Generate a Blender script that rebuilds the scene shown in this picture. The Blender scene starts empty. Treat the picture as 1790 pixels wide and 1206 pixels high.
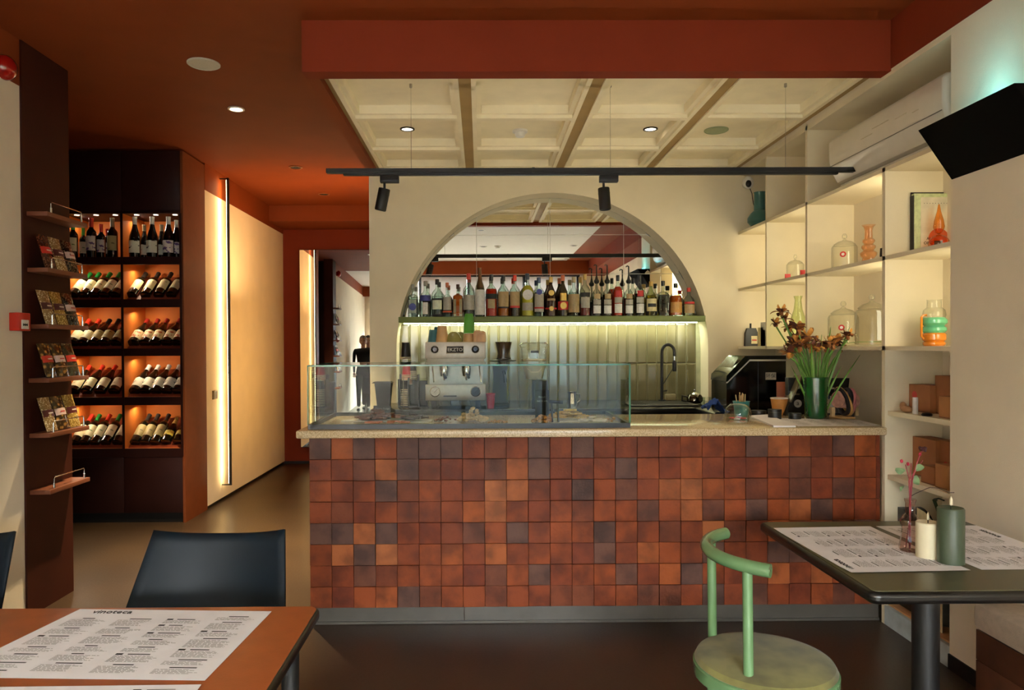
import bpy, bmesh, math, random
from mathutils import Vector, Matrix
random.seed(7)
S = bpy.context.scene
C = S.collection
PI = math.pi
# ------------------------------------------------------------------ camera
FPX, YAW, PITCH, ROLL, CX, CY = 1256.2, .0088, .0114, .0047, 851.4, 619.4
_r0 = Vector((math.cos(YAW), -math.sin(YAW), 0))
_u0 = Vector((math.sin(YAW)*math.sin(PITCH), math.cos(YAW)*math.sin(PITCH), math.cos(PITCH)))
FWD = Vector((math.sin(YAW)*math.cos(PITCH), math.cos(YAW)*math.cos(PITCH), -math.sin(PITCH)))
RGT = _r0*math.cos(ROLL) - _u0*math.sin(ROLL)
UPV = _u0*math.cos(ROLL) + _r0*math.sin(ROLL)
EYE = Vector((0, 0, 1.5))
cam = bpy.data.cameras.new('camera'); co = bpy.data.objects.new('camera', cam); C.objects.link(co)
m = Matrix((RGT, UPV, -FWD)).transposed().to_4x4(); m.translation = EYE
co.matrix_world = m
cam.sensor_width = 36; cam.lens = FPX/1790*36
cam.shift_x = (895-CX)/1790; cam.shift_y = (CY-603)/1790
cam.clip_start = .05
S.camera = co
# ------------------------------------------------------------------ colour management, world
S.view_settings.view_transform = 'Standard'; S.view_settings.look = 'None'
S.view_settings.gamma = 1; S.view_settings.use_curve_mapping = False
S.view_settings.exposure = EXPOSURE = 0.08
w = bpy.data.worlds.new('sky'); S.world = w; w.use_nodes = True
bg = w.node_tree.nodes['Background']; bg.inputs[0].default_value = (.975, .975, 1, 1); bg.inputs[1].default_value = 78
# ------------------------------------------------------------------ lights
def area(name, loc, size, power, color, direction, size_y=None, portal=False, spread=None):
    l = bpy.data.lights.new(name, 'AREA'); l.energy = power; l.color = color
    l.size = size
    if size_y: l.shape = 'RECTANGLE'; l.size_y = size_y
    if portal: l.cycles.is_portal = True
    if spread: l.spread = spread
    o = bpy.data.objects.new(name, l); C.objects.link(o); o.location = loc
    o.rotation_euler = Vector(direction).to_track_quat('-Z', 'Y').to_euler()
    return o
WARM = (1, .66, .32); WARM2 = (1, .80, .52); YEL = (1, .95, .70); GRN = (1, 1, .74)
area('daylight_portal', (-.2, -2.52, 1.6), 4.5, 1, (1, 1, 1), (0, 1, 0), 2.7, portal=True)

# ------------------------------------------------------------------ helpers
def P(px, py, X=None, Y=None, Z=None):
    d = FWD + RGT*((px-CX)/FPX) + UPV*((CY-py)/FPX)
    if X is not None: t = (X-EYE.x)/d.x
    elif Y is not None: t = (Y-EYE.y)/d.y
    else: t = (Z-EYE.z)/d.z
    return EYE + d*t
def PX(px, Y, py=605): return P(px, py, Y=Y).x
def PZ(py, Y, px=840): return P(px, py, Y=Y).z
def PYr(px, X, py=605): return P(px, py, X=X).y
def lin(h):
    if isinstance(h, (tuple, list)): v = [c/255 for c in h[:3]]
    else: v = [int(h[i:i+2], 16)/255 for i in (0, 2, 4)]
    return tuple([(c/12.92 if c <= .04045 else ((c+.055)/1.055)**2.4) for c in v]) + (1,)
def mat(name, col, rough=.5, metal=0, var=.12, scale=12, bump=0, bscale=60, emit=0, coat=0, spec=.5, tint=None, sheen=0):
    m = bpy.data.materials.new(name); m.use_nodes = True
    nt = m.node_tree; b = nt.nodes['Principled BSDF']; c = lin(col)
    b.inputs['Roughness'].default_value = rough; b.inputs['Metallic'].default_value = metal
    b.inputs['Specular IOR Level'].default_value = spec
    if coat: b.inputs['Coat Weight'].default_value = coat; b.inputs['Coat Roughness'].default_value = .08
    if sheen: b.inputs['Sheen Weight'].default_value = sheen
    tc = nt.nodes.new('ShaderNodeTexCoord'); n = nt.nodes.new('ShaderNodeTexNoise')
    n.inputs['Scale'].default_value = scale; n.inputs['Detail'].default_value = 3
    nt.links.new(tc.outputs['Object'], n.inputs['Vector'])
    r = nt.nodes.new('ShaderNodeValToRGB')
    c2 = lin(tint) if tint else tuple(x*(1-var*2) for x in c[:3])+(1,)
    r.color_ramp.elements[0].color = c2; r.color_ramp.elements[1].color = c
    r.color_ramp.elements[0].position = .3; r.color_ramp.elements[1].position = .62
    nt.links.new(n.outputs['Fac'], r.inputs[0]); nt.links.new(r.outputs[0], b.inputs['Base Color'])
    if bump:
        n2 = nt.nodes.new('ShaderNodeTexNoise'); n2.inputs['Scale'].default_value = bscale; n2.inputs['Detail'].default_value = 4
        nt.links.new(tc.outputs['Object'], n2.inputs['Vector'])
        bp = nt.nodes.new('ShaderNodeBump'); bp.inputs['Strength'].default_value = bump; bp.inputs['Distance'].default_value = .01
        nt.links.new(n2.outputs['Fac'], bp.inputs['Height']); nt.links.new(bp.outputs[0], b.inputs['Normal'])
    if emit: b.inputs['Emission Color'].default_value = c; b.inputs['Emission Strength'].default_value = emit
    return m
def emis(name, col, strength):
    m = bpy.data.materials.new(name); m.use_nodes = True; nt = m.node_tree
    b = nt.nodes['Principled BSDF']; b.inputs['Base Color'].default_value = (.8, .8, .8, 1)
    b.inputs['Emission Color'].default_value = lin(col); b.inputs['Emission Strength'].default_value = strength
    return m
def glass(name, col, refl=1.0, rough=.02, edge=.0, dark_edge=True):
    """thin clear glass: tinted see-through mixed with a mirror sheen by Fresnel"""
    m = bpy.data.materials.new(name); m.use_nodes = True; nt = m.node_tree; nt.nodes.clear()
    o = nt.nodes.new('ShaderNodeOutputMaterial'); mx = nt.nodes.new('ShaderNodeMixShader')
    t = nt.nodes.new('ShaderNodeBsdfTransparent'); g = nt.nodes.new('ShaderNodeBsdfGlossy')
    cl = lin(col); mc = nt.nodes.new('ShaderNodeMix'); mc.data_type = 'RGBA'; mc.inputs[6].default_value = cl; mc.inputs[7].default_value = tuple(c_*(dark_edge if dark_edge is not True else .42) for c_ in cl[:3])+(1,)
    l2 = nt.nodes.new('ShaderNodeLayerWeight'); p2 = nt.nodes.new('ShaderNodeMath'); p2.operation = 'POWER'; p2.inputs[1].default_value = 2.2
    nt.links.new(l2.outputs['Facing'], p2.inputs[0]); nt.links.new(p2.outputs[0], mc.inputs[0]); nt.links.new(mc.outputs[2], t.inputs[0])
    if not dark_edge: mc.inputs[7].default_value = cl
    g.inputs['Roughness'].default_value = rough
    lf = nt.nodes.new('ShaderNodeLayerWeight'); lf.inputs[0].default_value = .5
    lw = nt.nodes.new('ShaderNodeMath'); lw.operation = 'POWER'; lw.inputs[1].default_value = 3.5; nt.links.new(lf.outputs['Facing'], lw.inputs[0])
    ml = nt.nodes.new('ShaderNodeMath'); ml.operation = 'MULTIPLY_ADD'; ml.inputs[1].default_value = refl; ml.inputs[2].default_value = edge
    nt.links.new(lw.outputs[0], ml.inputs[0]); nt.links.new(ml.outputs[0], mx.inputs[0])
    nt.links.new(t.outputs[0], mx.inputs[1]); nt.links.new(g.outputs[0], mx.inputs[2]); nt.links.new(mx.outputs[0], o.inputs[0])
    return m
class MB:
    def __init__(s): s.b = bmesh.new()
    def box(s, x0, x1, y0, y1, z0, z1, bev=0, mi=0, M=None):
        vs = [s.b.verts.new(p) for p in ((x0,y0,z0),(x1,y0,z0),(x1,y1,z0),(x0,y1,z0),(x0,y0,z1),(x1,y0,z1),(x1,y1,z1),(x0,y1,z1))]
        fs = [s.b.faces.new([vs[i] for i in f]) for f in ((0,3,2,1),(4,5,6,7),(0,1,5,4),(1,2,6,5),(2,3,7,6),(3,0,4,7))]
        for f in fs: f.material_index = mi
        if bev:
            es = list({e for f in fs for e in f.edges})
            r = bmesh.ops.bevel(s.b, geom=es, offset=bev, segments=2, affect='EDGES', profile=.5)
            vs = list({v for f in r['faces'] for v in f.verts} | {v for v in vs if v.is_valid})
        if M:
            for v in vs: v.co = M @ v.co
        return s
    def prism(s, poly, axis, a, b, mi=0, M=None):
        def mk(u, v, w):
            return {'x': (w,u,v), 'y': (u,w,v), 'z': (u,v,w)}[axis]
        A = [s.b.verts.new(mk(u,v,a)) for u, v in poly]; B = [s.b.verts.new(mk(u,v,b)) for u, v in poly]
        n = len(poly); fs = []
        fs.append(s.b.faces.new(A)); fs.append(s.b.faces.new(B[::-1]))
        for i in range(n): fs.append(s.b.faces.new((A[i], B[i], B[(i+1) % n], A[(i+1) % n])))
        for f in fs: f.material_index = mi
        if M:
            for v in A+B: v.co = M @ v.co
        return s
    def lathe(s, prof, seg=20, o=(0,0,0), M=None, mi=0, sq=None, a0=0, a1=2*PI, cap=False):
        rings = []; full = abs(a1-a0-2*PI) < 1e-6
        k = seg if full else seg+1
        for r, z in prof:
            ring = []
            if r < 1e-6:
                ring = [s.b.verts.new((o[0],o[1],o[2]+z))]
            else:
                for i in range(k):
                    a = a0+(a1-a0)*i/seg; cx, sx = math.cos(a), math.sin(a)
                    if sq:
                        n_ = sq; q = (abs(cx)**n_+abs(sx)**n_)**(-1/n_); 
                    else: q = 1
                    ring.append(s.b.verts.new((o[0]+r*q*cx, o[1]+r*q*sx, o[2]+z)))
            rings.append(ring)
        for A, B in zip(rings, rings[1:]):
            for i in range(seg):
                j = (i+1) % k if full else i+1
                if len(A) == 1 and len(B) == 1: continue
                if len(A) == 1: f = (A[0], B[i], B[j])
                elif len(B) == 1: f = (A[i], B[0], A[j])
                else: f = (A[i], B[i], B[j], A[j])
                fc = s.b.faces.new(f); fc.material_index = mi
        if M:
            for R in rings:
                for v in R: v.co = M @ v.co
        return s
    def tube(s, pts, r, seg=8, mi=0, caps=True, closed=False, radii=None):
        pts = [Vector(p) for p in pts]; n = len(pts); rings = []; prev = None
        for i, p in enumerate(pts):
            if closed: t = pts[(i+1) % n]-pts[i-1]
            else: t = pts[min(i+1, n-1)]-pts[max(i-1, 0)]
            t.normalize()
            if prev is None:
                prev = t.orthogonal().normalized()
            else:
                prev = (prev - t*prev.dot(t))
                prev = prev.normalized() if prev.length > 1e-6 else t.orthogonal().normalized()
            bn = t.cross(prev); rr = radii[i] if radii else r
            rings.append([s.b.verts.new(p+(prev*math.cos(2*PI*k/seg)+bn*math.sin(2*PI*k/seg))*rr) for k in range(seg)])
        rng = range(n) if closed else range(n-1)
        for i in rng:
            A, B = rings[i], rings[(i+1) % n]
            for k in range(seg):
                f = s.b.faces.new((A[k], A[(k+1) % seg], B[(k+1) % seg], B[k])); f.material_index = mi
        if caps and not closed:
            s.b.faces.new(rings[0][::-1]).material_index = mi; s.b.faces.new(rings[-1]).material_index = mi
        return s
    def cyl(s, p0, p1, r, r1=None, seg=16, mi=0):
        return s.tube([p0, p1], r, seg, mi, radii=[r, r if r1 is None else r1])
    def ball(s, c, r, sc=(1,1,1), sub=2, mi=0, M=None):
        q = bmesh.ops.create_icosphere(s.b, subdivisions=sub, radius=r)
        for v in q['verts']:
            v.co = Vector((v.co.x*sc[0], v.co.y*sc[1], v.co.z*sc[2]))
            if M: v.co = M @ v.co
            v.co += Vector(c)
            for f in v.link_faces: f.material_index = mi
        return s
    def quad(s, a, b, c, d, mi=0):
        s.b.faces.new([s.b.verts.new(p) for p in (a,b,c,d)]).material_index = mi; return s
    def build(s, name, mats, parent=None, loc=None, flat=False):
        bmesh.ops.recalc_face_normals(s.b, faces=s.b.faces)
        me = bpy.data.meshes.new(name); s.b.to_mesh(me); s.b.free()
        for m_ in (mats if isinstance(mats, (list, tuple)) else [mats]): me.materials.append(m_)
        if not flat:
            me.polygons.foreach_set('use_smooth', [True]*len(me.polygons)); me.set_sharp_from_angle(angle=math.radians(38))
        o = bpy.data.objects.new(name, me); C.objects.link(o)
        if parent: o.parent = parent
        if loc: o.location = loc
        return o
def tag(o, label, cat, group=None, kind=None):
    if label: o['label'] = label
    if cat: o['category'] = cat
    if group: o['group'] = group
    if kind: o['kind'] = kind
    return o
def thing(name, label, cat, loc=(0,0,0), rz=0, group=None, rot=None):
    o = bpy.data.objects.new(name, None); C.objects.link(o); o.empty_display_size = .05
    o.location = loc; o.rotation_euler = rot or (0,0,rz)
    return tag(o, label, cat, group)
def struct(o, label=None, cat=None):
    o['kind'] = 'structure'
    if label: o['label'] = label
    if cat: o['category'] = cat
    return o
def kids(o): return [c for c in bpy.data.objects if c.parent == o]
def dup(root, loc, rz=None, label=None, group=None, rot=None):
    r = root.copy(); C.objects.link(r); r.location = loc
    if rz is not None: r.rotation_euler = (0,0,rz)
    if rot is not None: r.rotation_euler = rot
    if label: r['label'] = label
    if group: r['group'] = group
    for ch in list(root.children):
        c = ch.copy(); C.objects.link(c); c.parent = r
        for g in list(ch.children):
            d = g.copy(); C.objects.link(d); d.parent = c
    return r
_fonts = {}
def text(body, size, loc, rot, m, parent=None, name='lettering', ex=.0004, align='CENTER', label=None):
    cu = bpy.data.curves.new(name, 'FONT'); cu.body = body; cu.size = size; cu.extrude = ex
    cu.align_x = align; cu.align_y = 'CENTER'; cu.materials.append(m); cu.resolution_u = 2
    tmp = bpy.data.objects.new('tmp', cu); C.objects.link(tmp)
    me = bpy.data.meshes.new_from_object(tmp.evaluated_get(bpy.context.evaluated_depsgraph_get())); bpy.data.objects.remove(tmp)
    if not me.materials: me.materials.append(m)
    o = bpy.data.objects.new(name, me); C.objects.link(o); o.location = loc; o.rotation_euler = rot
    if parent: o.parent = parent
    if label: o['label'] = label
    return o
ORD = ['first','second','third','fourth','fifth','sixth','seventh','eighth','ninth','tenth']
def RX(a): return Matrix.Rotation(a, 4, 'X')
def RY(a): return Matrix.Rotation(a, 4, 'Y')
def RZ(a): return Matrix.Rotation(a, 4, 'Z')
def T(x, y, z): return Matrix.Translation((x, y, z))

# ------------------------------------------------------------------ materials
TERRA = mat('terracotta_paint', (132, 60, 25), .65, spec=.15, var=.05, scale=3, bump=.06, bscale=240)
TERRB = mat('terracotta_paint_red', (128, 48, 24), .65, spec=.15, var=.04, scale=3, bump=.06, bscale=240)
CREAM = mat('cream_plaster', (238, 224, 198), .85, var=.03, scale=4, bump=.18, bscale=300)
CREAMW = mat('warm_white_plaster', (236, 222, 190), .8, var=.03, scale=4, bump=.12, bscale=280)
COFF = mat('coffer_cream_paint', (252, 240, 208), .7, var=.04, scale=6, bump=.08, bscale=260)
COFF2 = mat('coffer_tan_strip', (170, 140, 88), .7, var=.06, scale=6)
WHITEC = mat('white_ceiling_paint', (238, 234, 228), .8, var=.02)
BROWN = mat('brown_laminate', (60, 22, 10), .55, spec=.2, var=.10, scale=5)
BROWN2 = mat('dark_brown_laminate', (44, 17, 12), .5, spec=.2, var=.10, scale=5)
CABIN = mat('cabinet_orange_brown', (206, 112, 44), .55, var=.08, spec=.15, scale=5)
BLACK = mat('black_plastic', (16, 15, 15), .35, var=.1)
BLACKM = mat('matt_black_metal', (14, 13, 13), .5, var=.1)
CHROME = mat('chrome', (215, 215, 210), .15, metal=1, var=.03)
STEEL = mat('brushed_steel', (190, 184, 174), .45, metal=1, var=.06, scale=30)
GREENP = mat('sage_green_paint', (116, 128, 68), .5, var=.05)
STONE = mat('speckled_stone_worktop', (224, 202, 162), .16, var=.10, scale=160, tint=(176, 146, 104), coat=.3)
GREY = mat('grey_skirting', (80, 76, 70), .35, var=.06)
DARKW = mat('dark_walnut', (56, 28, 18), .45, var=.2, scale=14)
WHITEP = mat('white_plastic', (232, 228, 220), .3, var=.02)
# floor: warm dark resin
FLOOR = bpy.data.materials.new('polished_resin_floor'); FLOOR.use_nodes = True
nt = FLOOR.node_tree; b = nt.nodes['Principled BSDF']
tc = nt.nodes.new('ShaderNodeTexCoord'); n1 = nt.nodes.new('ShaderNodeTexNoise'); n1.inputs['Scale'].default_value = 1.6; n1.inputs['Detail'].default_value = 6
rp = nt.nodes.new('ShaderNodeValToRGB'); rp.color_ramp.elements[0].color = lin((50, 37, 26)); rp.color_ramp.elements[1].color = lin((66, 50, 34))
rp.color_ramp.elements[0].position = .3; rp.color_ramp.elements[1].position = .7
nt.links.new(tc.outputs['Object'], n1.inputs['Vector']); nt.links.new(n1.outputs['Fac'], rp.inputs[0]); nt.links.new(rp.outputs[0], b.inputs['Base Color'])
n2 = nt.nodes.new('ShaderNodeTexNoise'); n2.inputs['Scale'].default_value = 90
nt.links.new(tc.outputs['Object'], n2.inputs['Vector'])
mr = nt.nodes.new('ShaderNodeMapRange'); mr.inputs['To Min'].default_value = .26; mr.inputs['To Max'].default_value = .42
nt.links.new(n2.outputs['Fac'], mr.inputs['Value']); nt.links.new(mr.outputs[0], b.inputs['Roughness'])

# ------------------------------------------------------------------ key dimensions
XL, XR, XC = -2.536, 2.160, -.9245      # left wall, right wall, left end of bar block
YC, YB, YN = 3.867, 6.005, 6.215        # counter front, bar wall, back of the arch niche
YF, YM, YW = 9.28, 6.66, 6.17           # far wall, start of lit panel, wine cabinet front
YP1, YP2 = 4.00, 4.45                   # brown pillar panel
YR = 3.287                              # right column edge
ZC, ZS = 3.20, 2.945                    # ceiling, soffit
S1, S2, S3 = 2.444, 1.972, 1.490        # right niche boards
XB = XR+.31                             # niche back
def sbox(name, mt, *a, **k):
    return struct(MB().box(*a).build(name, mt, flat=True))
# floor
sbox('floor', FLOOR, -4.3, 2.9, -2.6, YF, -.05, 0)
# ceiling: terracotta over the whole room, white field over the seating behind the camera
f = struct(MB().box(-4.3, 2.9, 2.25, YF, ZC, ZC+.05).box(-4.3, 2.9, -2.6, -1.9, ZC, ZC+.05).box(1.72, 2.9, -1.9, 2.25, ZC, ZC+.05).build('ceiling', TERRA, flat=True))
sbox('ceiling', WHITEC, -4.3, 1.72, -1.9, 2.25, ZC, ZC+.05)
# left wall near: cream with terracotta band
sbox('wall_left', CREAM, XL-.1, XL, -2.6, YP1, 0, ZS)
sbox('trim_1', TERRA, XL-.1, XL+.002, -2.6, YP1, ZS, ZC)
sbox('trim_2', BROWN, XL-.16, XL+.012, YP1, YP2, 0, ZC)       # brown pillar panel
sbox('wall_recess', BROWN2, -4.3, -4.2, -2.6, YF, 0, ZC)
sbox('wall_recess', BROWN2, -4.2, XL-.16, YP1, YP1+.1, 0, ZC)
# cream lit wall: panel recessed under a terracotta band
ztp = P(357, 333, X=XL).z
zt2 = P(494.5, 408, X=XL).z
ZP = (ztp+zt2)/2
sbox('wall_left', CREAM, XL-.1, XL, YM, YF, .03, ZP)
sbox('trim_3', TERRA, XL-.1, XL+.003, YM, YF, ZP, ZC)
sbox('baseboard_left', BLACKM, XL-.1, XL-.012, YM, YF, 0, .03)
# far terracotta wall and soffit
sbox('wall_far', TERRB, -4.2, 3.0, YF, YF+.1, 0, ZC)
sbox('trim_4', TERRA, XL, XC, YF-.62, YF, ZC-.19, ZC)
sbox('baseboard_far', BLACKM, XL, XC, YF-.012, YF, 0, .03)
# corridor's right side wall (behind the bar wall)
sbox('wall_corridor', CREAM, XC-.0, XC+.1, YN+.12, YF, 0, ZC)
# bar wall with arch opening
AX = (PX(693, YB)+PX(1238, YB))/2; AR = (PX(1238, YB)-PX(693, YB))/2
AZ = P(965, 337, Y=YB).z - AR
def arch_pts(r, n=48): return [(AX - r*math.cos(PI*i/n), AZ + r*math.sin(PI*i/n)) for i in range(n+1)]
mb = MB(); pts = arch_pts(AR)
def wallface(y0, y1, mi=0):
    Rr = XR+.4
    poly = [(XC, 0), (XC, ZC), (Rr, ZC), (Rr, 0), (AX+AR, 0)] + pts[::-1] + [(AX-AR, 0)]
    mb.prism(poly, 'y', y0, y1, mi)
wallface(YB, YN)
o = struct(mb.build('wall_bar', CREAMW, flat=True))
bm = bmesh.new(); bm.from_mesh(o.data); bmesh.ops.triangulate(bm, faces=[f_ for f_ in bm.faces if len(f_.verts) > 4]); bm.to_mesh(o.data); bm.free()
sbox('wall_niche', mat('niche_backing', (120, 122, 90), .8), XC, XR+.4, YN+.012, YN+.12, 0, ZC)
# right: column wall near camera, flush with the front of the niches
sbox('wall_right', CREAM, XR, XB+.1, 2.8, YR, .07, ZS)
sbox('baseboard_right', BLACKM, XR-.008, XR+.1, 2.8, YR, 0, .07)
sbox('wall_right', CREAM, XB+.1, XB+.2, -2.6, 2.8, 0, ZS)
sbox('trim_5', CREAM, XR+.001, XB+.2, YC, YB, ZS+.0, ZC)
sbox('trim_5', TERRB, XR-.003, XB+.2, -2.6, YC, ZS, ZC)
sbox('wall_niche_back', CREAM, XB, XB+.1, YR, YB, 0, ZS)
# dropped beam round the coffers
sbox('trim_6', TERRB, XC, XR, YC-.1, YC, ZS-.012, ZC)
sbox('trim_6', TERRA, XC, XC+.07, YC, YB, ZS-.012, ZC)
# storefront behind the camera
sbox('wall_front', CREAM, XL, XL+.18, -2.6, -2.45, 0, ZC)
sbox('wall_front', CREAM, XR-.1, XB+.2, -2.6, -2.45, 0, ZC)
sbox('wall_front', CREAM, XL, XB, -2.6, -2.45, 0, .25)
sbox('trim_7', TERRA, XL, XB+.1, -1.98, -1.9, 2.92, ZC)
sbox('trim_8', BLACKM, XL, XB, -2.6, -2.45, 2.95, ZC)
wf = thing('window_1', None, None); del_ = None
wf['kind'] = 'structure'
mb = MB()
for x in (-2.36, -1.25, -.25, .9, 2.02): mb.box(x-.03, x+.03, -2.56, -2.5, .25, 2.95)
mb.box(-2.4, 2.06, -2.56, -2.5, 2.9, 2.95).box(-2.4, 2.06, -2.56, -2.5, .25, .3)
mb.build('window_frame', BLACKM, wf)
MB().box(-2.36, 2.02, -2.535, -2.53, .3, 2.9).build('pane', glass('window_glass', (250, 252, 250), .8, dark_edge=False), wf)

SKYDIM = bpy.data.materials.new('translucent_sky_dimmer'); SKYDIM.use_nodes = True  # added sheets over the upper panes, dimming the sky in the arch mirror
nt = SKYDIM.node_tree; nt.nodes.clear(); o_ = nt.nodes.new('ShaderNodeOutputMaterial'); mx = nt.nodes.new('ShaderNodeMixShader'); mx.inputs[0].default_value = .10
d_ = nt.nodes.new('ShaderNodeBsdfDiffuse'); d_.inputs[0].default_value = (.8, .8, .8, 1); t_ = nt.nodes.new('ShaderNodeBsdfTranslucent'); t_.inputs[0].default_value = (.9, .9, .9, 1)
wv = nt.nodes.new('ShaderNodeTexWave'); wv.inputs['Scale'].default_value = 60; cr = nt.nodes.new('ShaderNodeValToRGB'); cr.color_ramp.elements[0].color = (.76, .76, .76, 1); cr.color_ramp.elements[1].color = (.86, .86, .86, 1)
nt.links.new(wv.outputs[0], cr.inputs[0]); nt.links.new(cr.outputs[0], d_.inputs[0])
nt.links.new(d_.outputs[0], mx.inputs[1]); nt.links.new(t_.outputs[0], mx.inputs[2]); nt.links.new(mx.outputs[0], o_.inputs[0])
for xa_, xb2 in ((-2.33, -1.28), (-1.22, -.28), (-.22, .87), (.93, 1.99)):
    MB().box(xa_, xb2, -2.44, -2.437, 1.98, 2.93).build('added_sky_dimmer', SKYDIM, wf, flat=True)
    MB().cyl((xa_, -2.44, 1.975), (xb2, -2.44, 1.975), .012, seg=10).build('sky_dimmer_rod', STEEL, wf)
# ================================================================== coffered ceiling over the bar
cf = struct(MB().box(XC+.07, XR, YC, YB, ZC-.11, ZC).build('ceiling_coffered', COFF, flat=True))
cf.location.z = -.05
CXs = [XC+.10 + .742*i for i in range(4)] + [XR-.05]
CYs = [YC+.03, 4.66, 5.40, YB-.001]
zt_ = ZC-.16        # recessed panel level
zb_ = ZS+.018       # underside of ribs
mb = MB()
for i in range(1, 4): mb.box(CXs[i]-.035, CXs[i]+.035, YC, YB, zb_+.012, zt_)
mb.box(XC+.07, CXs[0]-.0, YC, YB, zb_+.012, zt_).box(CXs[4], XR, YC, YB, zb_+.012, zt_)
mb.build('tan_strip', COFF2, cf, flat=True).location.z = .05
def ring(mb, x0, x1, y0, y1, wd, z0, z1):
    mb.box(x0, x0+wd, y0, y1, z0, z1).box(x1-wd, x1, y0, y1, z0, z1)
    mb.box(x0+wd, x1-wd, y0, y0+wd, z0, z1).box(x0+wd, x1-wd, y1-wd, y1, z0, z1)
for i in range(4):
    for j in range(3):
        x0 = CXs[i]+(.035 if i else 0); x1 = CXs[i+1]-(.035 if i < 3 else 0)
        y0, y1 = CYs[j], CYs[j+1]
        mb = MB(); ring(mb, x0, x1, y0, y1, .028, zb_, zt_); ring(mb, x0+.028, x1-.028, y0+.028, y1-.028, .03, zb_+.022, zt_)
        mb.build('coffer_frame', COFF, cf, flat=True).location.z = .05
LAMPW = emis('lamp_glow_white', (255, 236, 205), 9)
def downlight(x, y, z, label, r=.045, lit=True, power=6, rim=WHITEP, spread=2.0, lcol=(1, .84, .62)):
    t = thing('downlight', label, 'ceiling light', (x, y, z), group='recessed downlights')
    MB().lathe([(r*1.0, .0), (r*1.28, 0), (r*1.3, -.006), (r*.98, -.008), (r*.9, .012)], 28).build('rim', rim, t)
    if lit: MB().lathe([(r*.98, -.003), (0, -.003)], 28).build('lens', LAMPW, t)
    else: MB().lathe([(r*.98, -.004), (r*.4, -.001), (r*.35, -.005), (0, -.005)], 28).build('lens', BLACKM, t)
    if lit and power: area('downlight_lamp', (x, y, z-.014), r*1.4, power, lcol, (0, 0, -1), spread=spread)
    return t
a_ = P(712, 225, Z=zt_); downlight(a_.x, a_.y, zt_, 'small lit downlight in the second coffer row, left coffer', .04, power=3.5, rim=BLACKM, spread=1.4)
a_ = P(1137, 225, Z=zt_); downlight(a_.x, a_.y, zt_, 'small lit downlight in a coffer right of the hanging wire', .04, power=3.5, rim=BLACKM, spread=1.4)
a_ = P(413, 190, Z=ZC); downlight(a_.x, a_.y, ZC, 'lit downlight in the terracotta ceiling behind the round speaker', .045, power=62, spread=1.2, lcol=(1, .78, .46))
a_ = P(517, 292, Z=ZC); downlight(a_.x, a_.y, ZC, 'unlit dark downlight in the orange corridor ceiling, nearer one', .05, lit=False, rim=mat('orange_rim', (150, 80, 40), .4))
a_ = P(566, 339, Z=ZC); downlight(a_.x, a_.y, ZC, 'unlit dark downlight in the corridor ceiling, farthest one', .05, lit=False, rim=mat('orange_rim', (150, 80, 40), .4))
def ceiling_speaker(px, py, z, r, label, m1):
    a = P(px, py, Z=z); t = thing('ceiling_speaker', label, 'speaker', (a.x, a.y, z))
    MB().lathe([(r, 0), (r, -.006), (r*.93, -.01), (r*.9, -.004), (r*.9, 0)], 40).build('rim', m1, t)
    MB().lathe([(r*.9, -.006), (r*.45, -.008), (0, -.008)], 40).build('grille', m1, t)
SPK = mat('speaker_mesh', (220, 214, 194), .6, var=.15, scale=400, bump=.3, bscale=900)
ceiling_speaker(356, 111, ZC, .095, 'large round mesh speaker in the terracotta ceiling', SPK)
ceiling_speaker(1252, 227, zt_, .085, 'round pale green speaker in a coffer on the right', mat('speaker_green', (170, 180, 140), .6, var=.1, scale=300))
a = P(909, 228, Z=zt_); t = thing('smoke_detector', 'white smoke detector in the second coffer column', 'smoke detector', (a.x, a.y, zt_))
MB().lathe([(.055, 0), (.055, -.012), (.05, -.016), (0, -.016)], 28).build('base', WHITEP, t)
MB().lathe([(.036, -.016), (.036, -.034), (.03, -.046), (.012, -.05), (0, -.05)], 28).build('sensor_cap', WHITEP, t)
# ------------------------------------------------------------------ track light
YT = P(719, 147, Z=zt_).y
xa = P(571, 305, Y=YT); xb = P(1499, 299, Y=YT); zT = (xa.z+xb.z)/2
t = thing('track_light_rail', 'long black lighting rail hanging on wires under the coffers', 'track light', (xa.x, YT, zT))
Lr = xb.x-xa.x
MB().box(0, Lr, -.018, .018, -.0, .026).build('rail', BLACKM, t)
MB().box(.1, Lr-.12, -.012, .012, -.014, .0).build('lower_channel', BLACKM, t)
MB().box(Lr*.385, Lr*.39, -.02, .02, -.002, .028).build('joint', BLACK, t)
for px in (719, 1067, 1373):
    x = PX(px, YT, 303)-xa.x
    w_ = MB().cyl((x, 0, .02), (x, 0, zt_-zT), .0013, seg=5).build('suspension_wire', CHROME, t)
    MB().lathe([(.008, 0), (.008, -.02), (.0, -.026)], 10, (x, 0, zt_-zT)).build('ceiling_hook', STEEL, w_)
def spot(px, tilt, yaw, label):
    x = PX(px, YT, 310)
    s = thing('track_spotlight', label, 'spotlight', (x, YT, zT-.0145))
    MB().box(-.055, .055, -.02, .02, -.042, 0, .004).build('adapter', BLACKM, s)
    MB().cyl((-.03, 0, -.04), (-.03, 0, -.075), .007).build('stem', BLACKM, s)
    M_ = T(-.03, 0, -.075) @ RZ(yaw) @ RX(tilt)
    h = MB().lathe([(0, .0), (.032, .0), (.034, -.004), (.034, -.125), (.03, -.13), (.028, -.12), (0, -.115)], 26, M=M_).build('lamp_head', BLACKM, s)
    MB().lathe([(.0345, -.03), (.0352, -.031), (.0352, -.033), (.0345, -.034)], 26, M=M_).build('ring', BLACK, h)
spot(681, math.radians(-14), math.radians(-115), 'left black cylinder spotlight tilted on the hanging rail')
spot(1064, math.radians(4), math.radians(-95), 'right black cylinder spotlight pointing straight down from the rail')

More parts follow.
